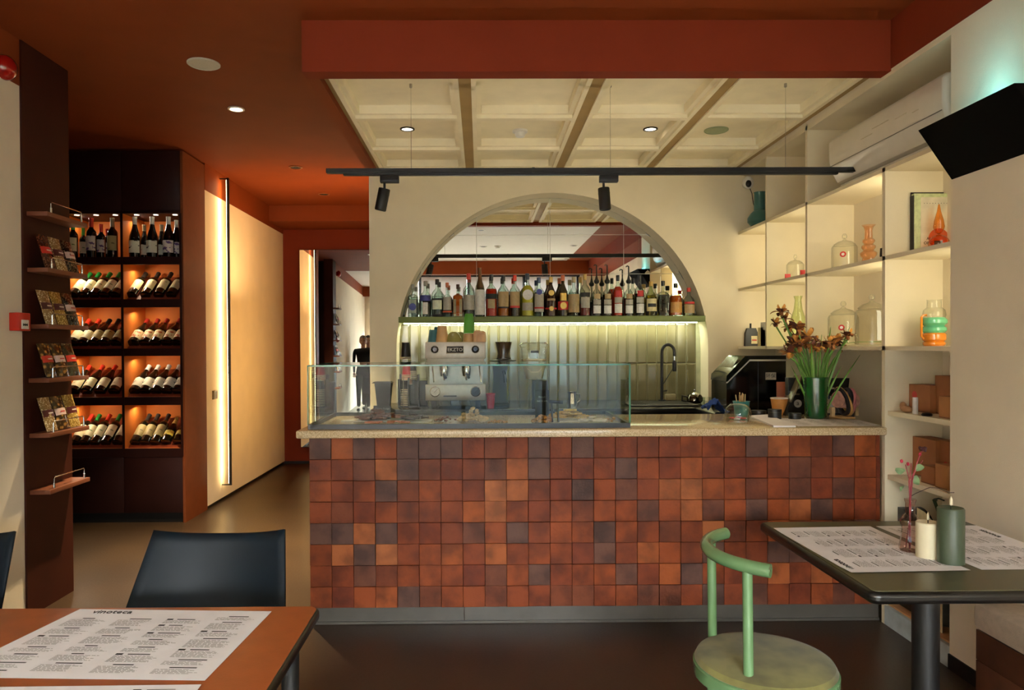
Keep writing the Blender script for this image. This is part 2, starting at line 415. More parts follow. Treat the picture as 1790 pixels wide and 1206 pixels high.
# ================================================================== bar counter
cnt = thing('bar_counter', 'long bar counter faced with handmade terracotta and plum tiles', 'counter', (XC, YC, 0))
ZT0, ZT1 = P(541, 1063, Y=YC).z, P(537, 766, Y=YC).z
WB = XR-XC
MB().box(.02, WB-.002, .02, .62, .01, ZT1-.001).build('carcass', DARKW, cnt, flat=True)
k = MB().box(.012, WB*.268, .008, .018, .002, ZT0-.002).build('kickboard', GREY, cnt)
k = MB().box(WB*.2695, WB-.003, .008, .018, .002, ZT0-.002).build('kickboard', GREY, cnt)
MB().box(.012, WB-.003, .0, .008, .002, .016).build('skirting_lip', GREY, cnt)
# tile material: each tile takes its own tone from the object's random number
TILE = bpy.data.materials.new('handmade_terracotta_tile'); TILE.use_nodes = True
nt = TILE.node_tree; b = nt.nodes['Principled BSDF']; b.inputs['Roughness'].default_value = .55; b.inputs['Specular IOR Level'].default_value = .25
oi = nt.nodes.new('ShaderNodeObjectInfo'); r1 = nt.nodes.new('ShaderNodeValToRGB'); r1.color_ramp.interpolation = 'LINEAR'
cols = [(0, (88, 60, 52)), (.10, (102, 68, 56)), (.2, (112, 56, 32)), (.34, (120, 54, 26)), (.5, (128, 58, 25)), (.66, (138, 64, 26)), (.8, (114, 48, 24)), (.9, (152, 76, 32)), (1, (168, 98, 56))]
r1.color_ramp.elements[0].color = lin(cols[0][1]); r1.color_ramp.elements[1].color = lin(cols[-1][1])
for p_, c_ in cols[1:-1]:
    e = r1.color_ramp.elements.new(p_); e.color = lin(c_)
nt.links.new(oi.outputs['Random'], r1.inputs[0])
tc = nt.nodes.new('ShaderNodeTexCoord'); va = nt.nodes.new('ShaderNodeVectorMath'); va.operation = 'ADD'
sc = nt.nodes.new('ShaderNodeVectorMath'); sc.operation = 'SCALE'; sc.inputs['Scale'].default_value = 40
cmb = nt.nodes.new('ShaderNodeCombineXYZ')
for i_ in range(3): nt.links.new(oi.outputs['Random'], cmb.inputs[i_])
nt.links.new(cmb.outputs[0], sc.inputs[0]); nt.links.new(tc.outputs['Object'], va.inputs[0]); nt.links.new(sc.outputs[0], va.inputs[1])
n1 = nt.nodes.new('ShaderNodeTexNoise'); n1.inputs['Scale'].default_value = 9; n1.inputs['Detail'].default_value = 5
nt.links.new(va.outputs[0], n1.inputs['Vector'])
r2 = nt.nodes.new('ShaderNodeValToRGB'); r2.color_ramp.elements[0].color = lin((94, 66, 64)); r2.color_ramp.elements[1].color = (1, 1, 1, 1)
r2.color_ramp.elements[0].position = .36; r2.color_ramp.elements[1].position = .6
mx = nt.nodes.new('ShaderNodeMix'); mx.data_type = 'RGBA'; mx.blend_type = 'MULTIPLY'; mx.inputs[0].default_value = .56
nt.links.new(n1.outputs['Fac'], r2.inputs[0]); nt.links.new(r1.outputs[0], mx.inputs[6]); nt.links.new(r2.outputs[0], mx.inputs[7])
nt.links.new(mx.outputs[2], b.inputs['Base Color'])
n2 = nt.nodes.new('ShaderNodeTexNoise'); n2.inputs['Scale'].default_value = 70; n2.inputs['Detail'].default_value = 6
nt.links.new(va.outputs[0], n2.inputs['Vector'])
bp = nt.nodes.new('ShaderNodeBump'); bp.inputs['Strength'].default_value = .35; bp.inputs['Distance'].default_value = .004
nt.links.new(n2.outputs['Fac'], bp.inputs['Height']); nt.links.new(bp.outputs[0], b.inputs['Normal'])
def tile_mesh(w_, h_):
    mb = MB().box(.0008, w_-.0008, 0, .02, .0008, h_-.0008, .0022)
    o = mb.build('tile', TILE, flat=True); me = o.data; bpy.data.objects.remove(o); return me
tp = .1177; th = (ZT1-ZT0)/8
full = tile_mesh(tp, th); ncol = int(WB/tp); rest = WB-ncol*tp
part = tile_mesh(rest-.002, th)
rs = random.Random(11)
for r_ in range(8):
    for c_ in range(ncol+1):
        o = bpy.data.objects.new('tile', full if c_ < ncol else part); C.objects.link(o); o.parent = cnt
        o.location = (c_*tp+rs.uniform(-.0006, .0006), -.002-rs.random()*.007, ZT0+r_*th+rs.uniform(-.0008, .0008))
        o.rotation_euler = (rs.uniform(-.012, .012), 0, rs.uniform(-.02, .02) if c_ < ncol else 0)
# worktop
yf0 = YC-.075; ZWT = P(700, 752, Y=yf0).z; ZWB = P(700, 766, Y=yf0).z
wx0 = P(517, 756, Y=yf0).x
ybk = P(1200, 723.5, Z=ZWT).y
wt = MB().box(wx0, XR-.002, yf0, ybk, ZWB, ZWT, .008).build('stone_worktop', STONE)
tag(wt, 'beige speckled stone worktop along the tiled bar counter', 'worktop')
# added strip and uplight, out of view behind the bar, brightening the coffers

ls = MB().box(XC+.3, 1.5, 4.71, 4.73, .97, .985).build('led_strip', emis('added_bar_glow', (255, 226, 180), 4))
tag(ls, 'added unseen strip behind the bar counter that brightens the coffers', 'light strip')
area('added_coffer_fill', ((XC+2.0)/2, 4.76, 1.0), 2.0, 3.6, (1, .88, .66), (0, -.25, 1), .04, spread=2.2)
# ================================================================== arch: tiles, shelf, mirror
SAGE = mat('sage_glazed_tile', (108, 101, 72), .12, var=.08, scale=9, bump=.05, bscale=25, coat=.5)
zsh = P(960, 553, Y=YB).z; zsh0 = P(960, 563, Y=YB).z
back = struct(MB().box(AX-AR-.01, AX+AR+.01, YN+.002, YN+.012, .8, zsh0+.02).build('wall_splashback', mat('tile_grout', (190, 192, 160), .7)))
tw = .0855; thh = .352
def bevel_tile():
    mb = MB(); g = .0014; d = .011; e = .008
    a = [(g, g), (tw-g, g), (tw-g, thh-g), (g, thh-g)]; c = [(g+d, g+d), (tw-g-d, g+d), (tw-g-d, thh-g-d), (g+d, thh-g-d)]
    A = [mb.b.verts.new((x, 0, z)) for x, z in a]; B = [mb.b.verts.new((x, -.003, z)) for x, z in a]; D = [mb.b.verts.new((x, -e, z)) for x, z in c]
    for i in range(4):
        j = (i+1) % 4; mb.b.faces.new((A[i], A[j], B[j], B[i])); mb.b.faces.new((B[i], B[j], D[j], D[i]))
    mb.b.faces.new(D)
    o = mb.build('tile', SAGE, flat=True); me = o.data; bpy.data.objects.remove(o); return me
bt = bevel_tile(); n_ = int(2*AR/tw)+1
x0t = AX-AR+.004
for r_ in range(2):
    for c_ in range(n_):
        x = x0t+c_*tw
        if x+tw > AX+AR: continue
        o = bpy.data.objects.new('tile', bt); C.objects.link(o); o.parent = back
        o.location = (x, YN+.0015, zsh0-.003-(r_+1)*thh); o.rotation_euler = (rs.uniform(-.006, .006), 0, rs.uniform(-.01, .01))
xs0, xs1 = PX(697, YB, 558), PX(1232, YB, 558)
sh = MB().box(xs0, xs1, YB-.02, YN-.0, zsh0, zsh, .002).build('bottle_shelf', GREENP)
tag(sh, 'olive green shelf spanning the arch under the liquor bottles', 'shelf')
LEDG = emis('led_strip_green_white', (240, 255, 200), 14)
st = MB().box(xs0+.03, xs1-.03, YB+.11, YB+.125, zsh0-.009, zsh0-.0005).build('led_strip', LEDG)
tag(st, 'glowing led strip under the olive shelf in the arch', 'light strip')
area('arch_led', ((xs0+xs1)/2, YB+.118, zsh0-.012), xs1-xs0-.1, 9, GRN, (0, .35, -1), .02)
# lit reveal strips left and right below the shelf
# mirror panels inside the arch
MIR = bpy.data.materials.new('mirror_silver'); MIR.use_nodes = True
b = MIR.node_tree.nodes['Principled BSDF']; b.inputs['Metallic'].default_value = 1; b.inputs['Roughness'].default_value = .004; b.inputs['Base Color'].default_value = (.88, .89, .86, 1)
mt = thing('arched_mirror', 'arched mirror made of square panels behind the liquor bottles', 'mirror', (AX, YN, zsh))
yv = [PX(p, YN, 450)-AX for p in (704, 833, 961.5, 1090, 1219)]
zh = [zsh] + [PZ(p, YN, 900) for p in (479.6, 411.0, 343)]
zh = [0, zh[1]-zsh, zh[2]-zsh, zh[3]-zsh+.03]
def clip_arch(x0, x1, z0, z1, g=.0016):
    R = AR-.002; x0 += g; x1 -= g; z0 += g; z1 -= g
    cz = AZ-zsh; pts = []
    N = 14
    top = []
    for i in range(N+1):
        x = x0+(x1-x0)*i/N
        if abs(x) >= R: zt = None
        else: zt = min(z1, cz+math.sqrt(R*R-x*x))
        if zt is not None and zt > z0+.002: top.append((x, zt))
    if len(top) < 2: return None
    return [(top[0][0], z0)] + top + [(top[-1][0], z0)]
xs_ = [-AR] + yv[1:4] + [AR]
for i in range(4):
    for j in range(3):
        poly = clip_arch(xs_[i], xs_[i+1], zh[j], zh[j+1])
        if not poly: continue
        mb = MB(); mb.prism(poly, 'y', -.004, -.001)
        mb.build('mirror_panel', MIR, mt, flat=True)
mb = MB(); R_ = AR-.004
mb.prism([(-R_*math.cos(PI*k_/40), max(0, AZ-zsh+R_*math.sin(PI*k_/40))) for k_ in range(41) if AZ-zsh+R_*math.sin(PI*k_/40) >= 0]+[], 'y', -.0009, -.0001)
mb.build('joint_backing', mat('mirror_joint', (226, 222, 206), .5), mt, flat=True)
# ceiling fittings over the seating, met again in the arch mirror
for n_, (px, py, kind) in enumerate(((841, 402, 'd'), (845, 431, 'd'), (847, 453, 'd'), (870, 430, 's'), (990, 452, 'd'), (1003, 429, 'd'))):
    a = P(px, py, Z=ZC); yy = 2*YN-a.y
    if kind == 's':
        t = thing('smoke_detector', 'white smoke detector on the pale ceiling over the seats, seen in the arch mirror', 'smoke detector', (a.x, yy, ZC))
        MB().lathe([(.055, 0), (.055, -.012), (.036, -.02), (.036, -.04), (0, -.05)], 24).build('base', WHITEP, t)
    else: downlight(a.x, yy, ZC, 'unlit downlight on the pale seating ceiling, %s in the arch mirror' % ('nearest left', 'second left', 'third left', '', 'right far', 'right near')[n_], .05, lit=False)
# ================================================================== far mirror
fx0 = P(527, 600, Y=YF).x; fz1 = P(560, 438, Y=YF).z; fz0 = P(530, 780, Y=YF).z
t = thing('wall_mirror', 'tall mirror on the terracotta wall at the end of the corridor', 'mirror', (fx0, YF-.062, fz0), rot=(0, 0, .035))
MB().box(0, XC-fx0-.02, -.004, 0, 0, fz1-fz0).build('glass', MIR, t, flat=True)
MB().box(-.006, XC-fx0-.015, 0, .014, -.006, fz1-fz0+.006).build('backing', BLACKM, t, flat=True)
# ================================================================== led profile on the lit wall
yl = P(402, 600, X=XL+.09).y
zl1 = P(399, 311, X=XL+.09).z; zl0 = P(404, 848, X=XL+.09).z
LEDW = emis('led_profile_glow', (255, 238, 190), 12)
t = thing('led_wall_light', 'tall vertical led profile glowing against the cream wall', 'wall light', (XL, yl, zl0))
MB().box(.0725, .094, -.010, .010, 0, zl1-zl0).build('profile', BLACKM, t)
MB().box(.068, .0724, -.007, .007, .02, zl1-zl0-.02).build('diffuser', LEDW, t)
for z in (0, zl1-zl0-.012): MB().box(-.0, .08, -.004, .004, z, z+.010).build('bracket', BLACKM, t)
area('led_wall_lamp', (XL+.066, yl, (zl0+zl1)/2), 0.012, 5, (1, .66, .27), (-1, 0, 0), zl1-zl0-.06)
area('added_corridor_fill', (XC-.03, 7.6, 1.6), .1, 13, (1, .56, .17), (-1, 0, 0.05), 2.2, spread=math.radians(120))  # added lamp without a fixture, warms the opposite corridor wall
area('added_corridor_uplight', (XC-.10, 7.4, 2.5), .12, 26, (1, .60, .26), (-.35, 0, 1), 2.6)  # added uplight hidden by the bar wall, lifts the corridor ceiling
# light switch
y_ = P(375, 690, X=XL).y; z_ = P(375, 690, X=XL).z
t = thing('light_switch', 'bronze square light switch beside the glowing led profile', 'switch', (XL, y_, z_))
MB().box(.0, .009, -.06, .06, -.042, .042, .002).build('plate', mat('bronze_plate', (126, 104, 66), .35, metal=.6), t)
MB().box(.009, .013, -.052, -.002, -.034, .034, .001).build('rocker', mat('bronze_rocker', (92, 74, 46), .4, metal=.5), t)
MB().box(.009, .013, .002, .052, -.034, .034, .001).build('rocker', mat('bronze_rocker', (92, 74, 46), .4, metal=.5), t)

# ================================================================== wine cabinet
wx1 = XL; wxm = PX(214.5, YW, 600); wx0c = wxm-(wx1-wxm)
ztop = ZC-.02
cab = thing('wine_cabinet', 'tall dark wine cabinet with backlit orange compartments', 'cabinet', (0, 0, 0))
dp = .42
rows = [(449, 373), (523, 462), (609, 537), (694, 622), (784, 708)]       # (shelf top, ceiling of the compartment) in pixels at the front
zr = [(PZ(a, YW, 270), PZ(b_, YW, 270)) for a, b_ in rows]
sides = MB().box(wx1-.022, wx1, YW, YM, 0, ztop).build('side_panel', mat('terracotta_laminate', (116, 58, 27), .55, var=.06, spec=.2), cab, flat=True)
MB().box(wx0c, wx0c+.022, YW, YW+dp, 0, ztop).build('side_panel', CABIN, cab, flat=True)
MB().box(wxm-.011, wxm+.011, YW+.002, YW+dp-.02, zr[4][0]-.07, zr[0][1]).build('divider', CABIN, cab, flat=True)
for xx, ww in ((wx1-.024, .018), (wxm, .018), (wx0c+.012, .018)):
    MB().box(xx-ww/2-.001, xx+ww/2+.001, YW-.003, YW+.001, zr[4][0]-.07, zr[0][1]).build('edge_strip', BROWN2, cab, flat=True)
MB().box(wx0c+.022, wx1-.022, YW+dp-.02, YW+dp, .1, ztop).build('back_panel', CABIN, cab, flat=True)
MB().box(wx0c, wx1-.022, YW+.02, YW+dp, .0, .08).build('plinth', BLACKM, cab, flat=True)
zlow = zr[4][0]-.075
half = (wx0c, wxm, wx1-.022)
for i in range(2):
    MB().box(half[i]+.002, half[i+1]-.002, YW-.0, YW+.02, .085, zlow-.002, .001).build('door', BROWN2, cab)
    MB().box(half[i]+.002, half[i+1]-.002, YW-.0, YW+.02, zr[0][1]+.025, ztop-.002, .001).build('upper_door', BROWN2, cab)
for r_, (z0, z1) in enumerate(zr):
    for i in range(2):
        x0, x1 = (wx0c+.022, wxm-.011) if i == 0 else (wxm+.011, wx1-.022)
        nz = zr[r_+1][1] if r_ < 4 else zlow
        MB().box(x0, x1, YW-.002, YW+.02, nz, z0).build('shelf_front', BROWN2, cab, flat=True)
        MB().box(x0, x1, YW+.02, YW+dp-.02, z0-.02, z0).build('shelf', CABIN, cab, flat=True)
        if r_:
            mb = MB(); mb.prism([(YW+.05, z0), (YW+dp-.02, z0), (YW+dp-.02, z0+.225), (YW+dp-.035, z0+.225)], 'x', x0+.001, x1-.001)
            mb.build('slanted_rack', mat('rack_red_brown', (140, 56, 26), .5), cab, flat=True)
        area('cabinet_lamp', (x0+.05, YW+.16, z1-.012), .05, (1.0 if r_ else .9), (1, .86, .6) if r_ else (1, .88, .7), (.45, .15, -1), .05)
        if r_ == 0:
            for q in range(3):
                xx = x0+.09+q*(x1-x0-.16)/2
                MB().lathe([(.02, 0), (.02, -.004), (0, -.004)], 14, (xx, YW+.06, z1)).build('puck_light', emis('puck_glow', (255, 240, 210), 3), cab)
MB().box(wx0c, wx1-.022, YW+.0, YW+dp, zr[0][1], zr[0][1]+.022).build('shelf', BROWN2, cab, flat=True)

# ================================================================== right wall niches
YD = [P(p, 480, X=XR).y for p in (1340, 1411, 1547)]
nb = thing('niche_shelving', 'cream built-in wall shelving with softly backlit compartments', 'shelving', (0, 0, 0))
for i, y in enumerate(YD):
    z0 = S3-.02 if i < 2 else 0
    MB().box(XR, XB, y-.001, y+.028 if i else y+.022, z0, ZS if i < 2 else S1).build('divider', CREAMW, nb, flat=True)
for z in (S1, S2, S3):
    MB().box(XR, XB, YR, YB, z-.022, z).build('shelf', CREAMW, nb, flat=True)
MB().box(XR, XB, YR, YB, ZS-.03, ZS).build('top_panel', CREAMW, nb, flat=True)
zA = P(1553, 718, X=XR+.02).z; zB = P(1548.5, 828, X=XR+.02).z
for z in (zA, zB): MB().box(XR+.015, XB, YR, YD[2], z-.024, z).build('thin_shelf', CREAMW, nb, flat=True)
z_pl = P(1560, 1066, X=XR).z
MB().box(XR, XB, YR, YD[2], 0, max(z_pl, .07)).build('plinth', mat('pale_blue_plinth', (190, 200, 200), .6), nb, flat=True)
MB().box(XR+.02, XB, YR, YD[2], max(z_pl, .07), max(z_pl, .07)+.008).build('plinth_top', mat('tan_plinth_top', (190, 140, 90), .6), nb, flat=True)
ys = [YB] + YD[0:0]
bays = [(YD[0]+.022, YB), (YD[1]+.028, YD[0]), (YD[2]+.028, YD[1]), (YR, YD[2])]
for bi, (y0, y1) in enumerate(bays):
    for (za, zb, pw) in ((S2, S1-.022, 1.0), (S3, S2-.022, 1.0)):
        L = y1-y0
        if bi == 3 and za == S2: pw = .55
        area('niche_lamp', (XB-.10, y0+.012, (za+zb)/2), .16, 2.2*pw*(L if L > .5 else .45), YEL, (0, 1, 0), (zb-za)*.8)
# ================================================================== wine bottles
WGL = mat('dark_wine_glass', (14, 16, 10), .08, var=.1, coat=.6)
def capm(n, c): return mat(n, c, .38, var=.06)
CAPS = {'green': capm('cap_green', (34, 128, 52)), 'bright green': capm('cap_bright_green', (70, 190, 70)), 'red': capm('cap_red', (214, 56, 34)), 'dark': capm('cap_dark', (48, 40, 34)),
        'white': capm('cap_white', (232, 226, 208)), 'tan': capm('cap_tan', (168, 148, 110)), 'black': capm('cap_black', (18, 18, 18)), 'dark red': capm('cap_dark_red', (150, 34, 26)), 'gold': capm('cap_gold', (196, 160, 84))}
def labelm(n, c, c2, sc=30, thr=.62):
    m = bpy.data.materials.new(n); m.use_nodes = True; nt = m.node_tree; b = nt.nodes['Principled BSDF']; b.inputs['Roughness'].default_value = .6
    tc = nt.nodes.new('ShaderNodeTexCoord'); n_ = nt.nodes.new('ShaderNodeTexNoise'); n_.inputs['Scale'].default_value = sc; n_.inputs['Detail'].default_value = 2
    r = nt.nodes.new('ShaderNodeValToRGB'); r.color_ramp.elements[0].color = lin(c); r.color_ramp.elements[1].color = lin(c2)
    r.color_ramp.elements[0].position = thr; r.color_ramp.elements[1].position = thr+.05
    nt.links.new(tc.outputs['Object'], n_.inputs['Vector']); nt.links.new(n_.outputs['Fac'], r.inputs[0]); nt.links.new(r.outputs[0], b.inputs['Base Color'])
    return m
LAB = {'green': labelm('label_cream_green', (226, 214, 172), (96, 128, 60)), 'plain': labelm('label_cream', (228, 218, 176), (190, 176, 130)), 'tan': labelm('label_tan', (170, 148, 92), (96, 80, 40)),
       'red': labelm('label_cream_red', (222, 200, 150), (190, 90, 40), 34, .55), 'motif': labelm('label_white_motif', (226, 218, 190), (40, 34, 30), 26, .60), 'yellow': labelm('label_yellow', (214, 184, 66), (120, 90, 30)),
       'violet': labelm('label_cream_violet', (214, 200, 184), (90, 60, 110), 30, .56), 'pale': labelm('label_pale', (220, 206, 156), (60, 44, 30), 40, .66)}
WK = {'bordeaux': dict(prof=[(0, .004), (.028, 0), (.037, .004), (.037, .185), (.034, .2), (.016, .225), (.0145, .24), (.0145, .30), (0, .30)], cap=(.232, .302, .0155), lab=(.055, .165, .0376)),
      'burgundy': dict(prof=[(0, .004), (.03, 0), (.041, .005), (.041, .135), (.038, .16), (.022, .21), (.016, .24), (.0145, .30), (0, .30)], cap=(.245, .302, .0158), lab=(.035, .125, .0416)),
      'champagne': dict(prof=[(0, .004), (.033, 0), (.044, .005), (.044, .13), (.04, .165), (.023, .21), (.018, .25), (.0165, .30), (0, .30)], cap=(.215, .305, .024), lab=(.06, .115, .0446))}
_wb = {}
def wine(kind, cap, lab, label, loc, rot=(0,0,0), group=None, s=1.0):
    key = (kind, cap, lab)
    if key in _wb:
        r = dup(_wb[key], loc, rot=rot, label=label, group=group); r.scale = (s, s, s); return r
    k = WK[kind]; t = thing('wine_bottle', label, 'wine bottle', loc, rot=rot, group=group)
    MB().lathe(k['prof'], 20).build('body', WGL, t)
    a, b_, r = k['cap']
    if kind == 'champagne': MB().lathe([(.0245, a), (.0185, a+.04), (.0172, b_-.03), (.0185, b_-.02), (.016, b_), (0, b_)], 16).build('capsule', CAPS[cap], t)
    else: MB().lathe([(r+.0008, a), (r, a+.01), (r, b_-.012), (r+.0012, b_-.01), (r+.0012, b_), (0, b_+.001)], 16).build('capsule', CAPS[cap], t)
    a, b_, r = k['lab']; MB().lathe([(r, a), (r, b_)], 14, a0=-PI/2-1.25, a1=-PI/2+1.25).build('label', LAB[lab], t)
    t.scale = (s, s, s)
    _wb[key] = t; return t
TILT = math.radians(52)
def tilted(row, xs, kinds, desc, side, sname):
    z0 = zr[row][0]
    for i, px in enumerate(xs):
        kind, cap, lab, dsc = kinds[i] if isinstance(kinds, list) else kinds
        r = {'bordeaux': .037, 'burgundy': .041, 'champagne': .044}[kind]
        y = YW+.062; zc = z0+r*math.sin(TILT)+.006
        x = PX(px, y, 520)
        lb = f"tilted {dsc} bottle, {ORD[i]} from left, {sname}"
        wine(kind, cap, lab, lb, (x, y+r*.2, zc), rot=(-TILT, 0, rs.uniform(-.03, .03)), group='wine bottles lying in the '+sname, s=1.17 if kind == 'burgundy' else 1.18)
tilted(1, [126, 144.5, 162.5, 181, 200], ('bordeaux', 'green', 'green', 'green capped'), '', 0, 'left column, top tilted rack')
tilted(1, [229, 253, 276, 298], ('bordeaux', 'dark', 'pale', 'dark capped'), '', 1, 'right column, top tilted rack')
tilted(2, [124, 142, 161, 180, 200], [('burgundy', 'red', 'plain', 'red capped')]*2+[('burgundy', 'black', 'tan', 'black capped')]*3, '', 0, 'left column, second tilted rack')
tilted(2, [231, 251, 269, 289, 307.5], ('burgundy', 'dark red', 'red', 'dull red capped'), '', 1, 'right column, second tilted rack')
tilted(3, [125, 147, 171, 196], ('burgundy', 'red', 'plain', 'red capped'), '', 0, 'left column, third tilted rack')
tilted(3, [232, 250, 269, 288, 307.5], ('burgundy', 'white', 'motif', 'white capped'), '', 1, 'right column, third tilted rack')
tilted(4, [126, 143, 161, 180, 201], [('bordeaux', 'red', 'green', 'red capped'), ('bordeaux', 'green', 'green', 'green capped')]*2+[('bordeaux', 'green', 'green', 'green capped')], '', 0, 'left column, lowest tilted rack')
tilted(4, [232, 249, 267], ('bordeaux', 'dark', 'tan', 'grey capped'), '', 1, 'right column, lowest tilted rack')
for i, px in enumerate((287, 308)):
    y = YW+.062; x = PX(px, y, 600)
    wine('champagne', 'black' if i else 'gold', 'yellow', 'tilted stout sparkling bottle with yellow label, %s one in lowest right rack' % ('outermost' if i else 'inner'), (x, y+.01, zr[4][0]+.044*math.sin(TILT)+.006), rot=(-TILT, 0, 0), group='sparkling bottles in the lowest right rack')
zt1 = zr[0][0]
for px, dy, s, k_, cap, lab, d in ((128, .07, 1.05, 'bordeaux', 'bright green', 'green', 'standing bottle with bright green cap, first from left on top shelf'),
        (146, .15, .9, 'bordeaux', 'bright green', 'green', 'smaller standing bottle with green cap, second on top shelf'),
        (160, .07, 1.14, 'bordeaux', 'red', 'violet', 'tallest standing bottle with orange red cap and violet print'),
        (177, .13, 1.0, 'bordeaux', 'red', 'violet', 'standing bottle with orange red cap, fourth on left top shelf'),
        (187.5, .19, .9, 'bordeaux', 'red', 'violet', 'short red capped bottle standing behind on left top shelf'),
        (197, .07, 1.14, 'bordeaux', 'tan', 'tan', 'dark standing bottle with tan cap beside the cabinet divider')):
    y = YW+dy; wine(k_, cap, lab, d, (PX(px, y, 440), y, zt1), s=s, group='bottles standing on the cabinet top shelf')
for px, dy, s, cap, lab, d in ((236, .07, 1.17, 'white', 'motif', 'black standing bottle with white cap beside the cabinet divider'),
        (252.5, .17, 1.0, 'tan', 'motif', 'black bottle with greyish cap standing behind, second on right top shelf'),
        (266.5, .07, 1.17, 'white', 'motif', 'black bottle with white cap, front row middle of right top shelf'),
        (283, .17, 1.0, 'tan', 'motif', 'black bottle with greyish cap standing behind, fourth on right top shelf'),
        (295, .07, 1.17, 'white', 'violet', 'black bottle with white cap and round neck medal, right top shelf'),
        (309, .12, 1.1, 'white', 'violet', 'black bottle with cream cap at the far right of the top shelf')):
    y = YW+dy; t = wine('burgundy', cap, lab, d, (PX(px, y, 440), y, zt1), s=s, group='bottles standing on the cabinet top shelf')

# ================================================================== display shelves on the brown pillar
SHB = mat('shelf_brown_laminate', (120, 66, 40), .45, var=.08)
zsx = [P(80, p, X=XL+.09).z for p in (372, 469, 567, 661, 757, 856)]
yA = PYr(80, XL+.11); yB_ = PYr(150, XL+.11)
def bag(x, y, z, w_, h_, c1, c2, lc, label, tilt, rz):
    t = thing('snack_bag', label, 'snack bag', (x, y, z), rot=(0, tilt, 0), group='snack bags on the pillar shelves')
    me = MB(); nx, nz = 6, 9; G = {}
    for sgn in (1, -1):
        for i in range(nx+1):
            for j in range(nz+1):
                u, v = i/nx, j/nz
                d = .016*(math.sin(PI*u)**.6)*(math.sin(PI*min(v*1.12, 1))**.5 if v < .89 else .02)+.0006
                d *= (1+.18*rs.uniform(-1, 1))
                if i in (0, nx): d = 0
                key = (sgn if i not in (0, nx) else 0, i, j)
                if key not in G: G[key] = me.b.verts.new((sgn*d+rs.uniform(-.0008, .0008), (u-.5)*w_*(1+.03*math.sin(v*9)), v*h_))
        for i in range(nx):
            for j in range(nz):
                g = lambda a, b_: G[(sgn if a not in (0, nx) else 0, a, b_)]
                me.b.faces.new((g(i, j), g(i+1, j), g(i+1, j+1), g(i, j+1)))
    me.build('bag', c1, t)
    lb = MB(); N = 8
    L = [(.0175*(math.sin(PI*(.03+.94*i/N))**.6)+.0012, (i/N-.5)*w_*.97) for i in range(N+1)]
    for (xa_, ya_), (xb_, yb2) in zip(L, L[1:]): lb.quad((xa_, ya_, h_*.42), (xb_, yb2, h_*.42), (xb_, yb2, h_*.62), (xa_, ya_, h_*.62))
    o = lb.build('label', lc, t)
    MB().box(.0195, .0198, -w_*.2, w_*.2, h_*.5, h_*.535).build('print', mat('bag_print_' + label[:4], (240, 225, 210) if lc is not LW else (190, 60, 50), .5), t)
    return t
def nutm(n, a, b_, sc=90):
    m = bpy.data.materials.new(n); m.use_nodes = True; nt = m.node_tree; b = nt.nodes['Principled BSDF']; b.inputs['Roughness'].default_value = .18
    tc = nt.nodes.new('ShaderNodeTexCoord'); v = nt.nodes.new('ShaderNodeTexVoronoi'); v.inputs['Scale'].default_value = sc
    r = nt.nodes.new('ShaderNodeValToRGB'); r.color_ramp.elements[0].color = lin(b_); r.color_ramp.elements[1].color = lin(a); r.color_ramp.elements[0].position = .1; r.color_ramp.elements[1].position = .5
    nt.links.new(tc.outputs['Object'], v.inputs['Vector']); nt.links.new(v.outputs['Distance'], r.inputs[0]); nt.links.new(r.outputs[0], b.inputs['Base Color'])
    return m
NB = nutm('brown_nuts', (70, 30, 18), (150, 90, 60)); NC = nutm('cream_seeds', (150, 120, 74), (246, 228, 184)); ND = nutm('dark_berries', (30, 22, 16), (150, 130, 100)); NY = nutm('yellow_chips', (150, 118, 52), (244, 216, 130)); NO = nutm('olive_seeds', (52, 46, 30), (80, 80, 52)); NG = nutm('bronze_strips', (60, 40, 16), (190, 140, 70), 40)
LR = mat('label_red', (214, 52, 36), .4); LM = mat('label_maroon', (84, 18, 22), .4); LW = mat('label_pink_white', (226, 196, 186), .4)
shelf_items = {1: [(NB, LR, 'brown nuts'), (NC, LM, 'pale seeds'), (ND, LW, 'dark berries')], 2: [(NC, LM, 'pale seeds'), (NY, LM, 'yellow chips'), (ND, LW, 'dark berries')],
               3: [(NG, LR, 'bronze strips'), (NG, LW, 'bronze strips'), (NO, LR, 'olive seeds')], 4: [(NC, LM, 'pale seeds'), (NG, LW, 'bronze strips'), (NY, LM, 'yellow chips')]}
lbn = {id(LR): 'red', id(LM): 'maroon', id(LW): 'pale pink'}
snm = ['topmost', 'second', 'third', 'fourth', 'fifth', 'lowest']
sm = None
for i, z in enumerate(zsx):
    lab = '%s brown display shelf with chrome rail on the pillar' % snm[i] if i else 'empty topmost brown display shelf on the pillar'
    if i == 5: lab = 'empty lowest brown display shelf with chrome rail on the pillar'
    if sm is None:
        sm = thing('display_shelf', lab, 'shelf', (XL+.012, yA, z), group='small display shelves on the brown pillar'); L = yB_-yA
        MB().box(0, .115, 0, L, -.024, 0, .001).build('board', SHB, sm)
        MB().tube([(.1, .06, 0), (.1, .06, .055), (.1, .068, .062), (.1, L-.045, .062), (.1, L-.037, .055), (.1, L-.037, 0)], .0032, 8).build('rail', CHROME, sm)
        for yy in (.06, L-.037): MB().cyl((.1, yy, 0), (.1, yy, .03), .0062, seg=10).build('post', CHROME, sm)
    else: dup(sm, (XL+.012, yA, z), label=lab)
    if i in shelf_items:
        for j, (bm_, lm_, nm) in enumerate(shelf_items[i]):
            yy = yA+.09+j*.118
            bag(XL+.012+.078, yy, z+.003, .108, .20, bm_, bm_, lm_, 'bag of %s with %s label, %s on %s pillar shelf' % (nm, lbn[id(lm_)], ('left', 'middle', 'right')[j], snm[i]), math.radians(-16), 0)
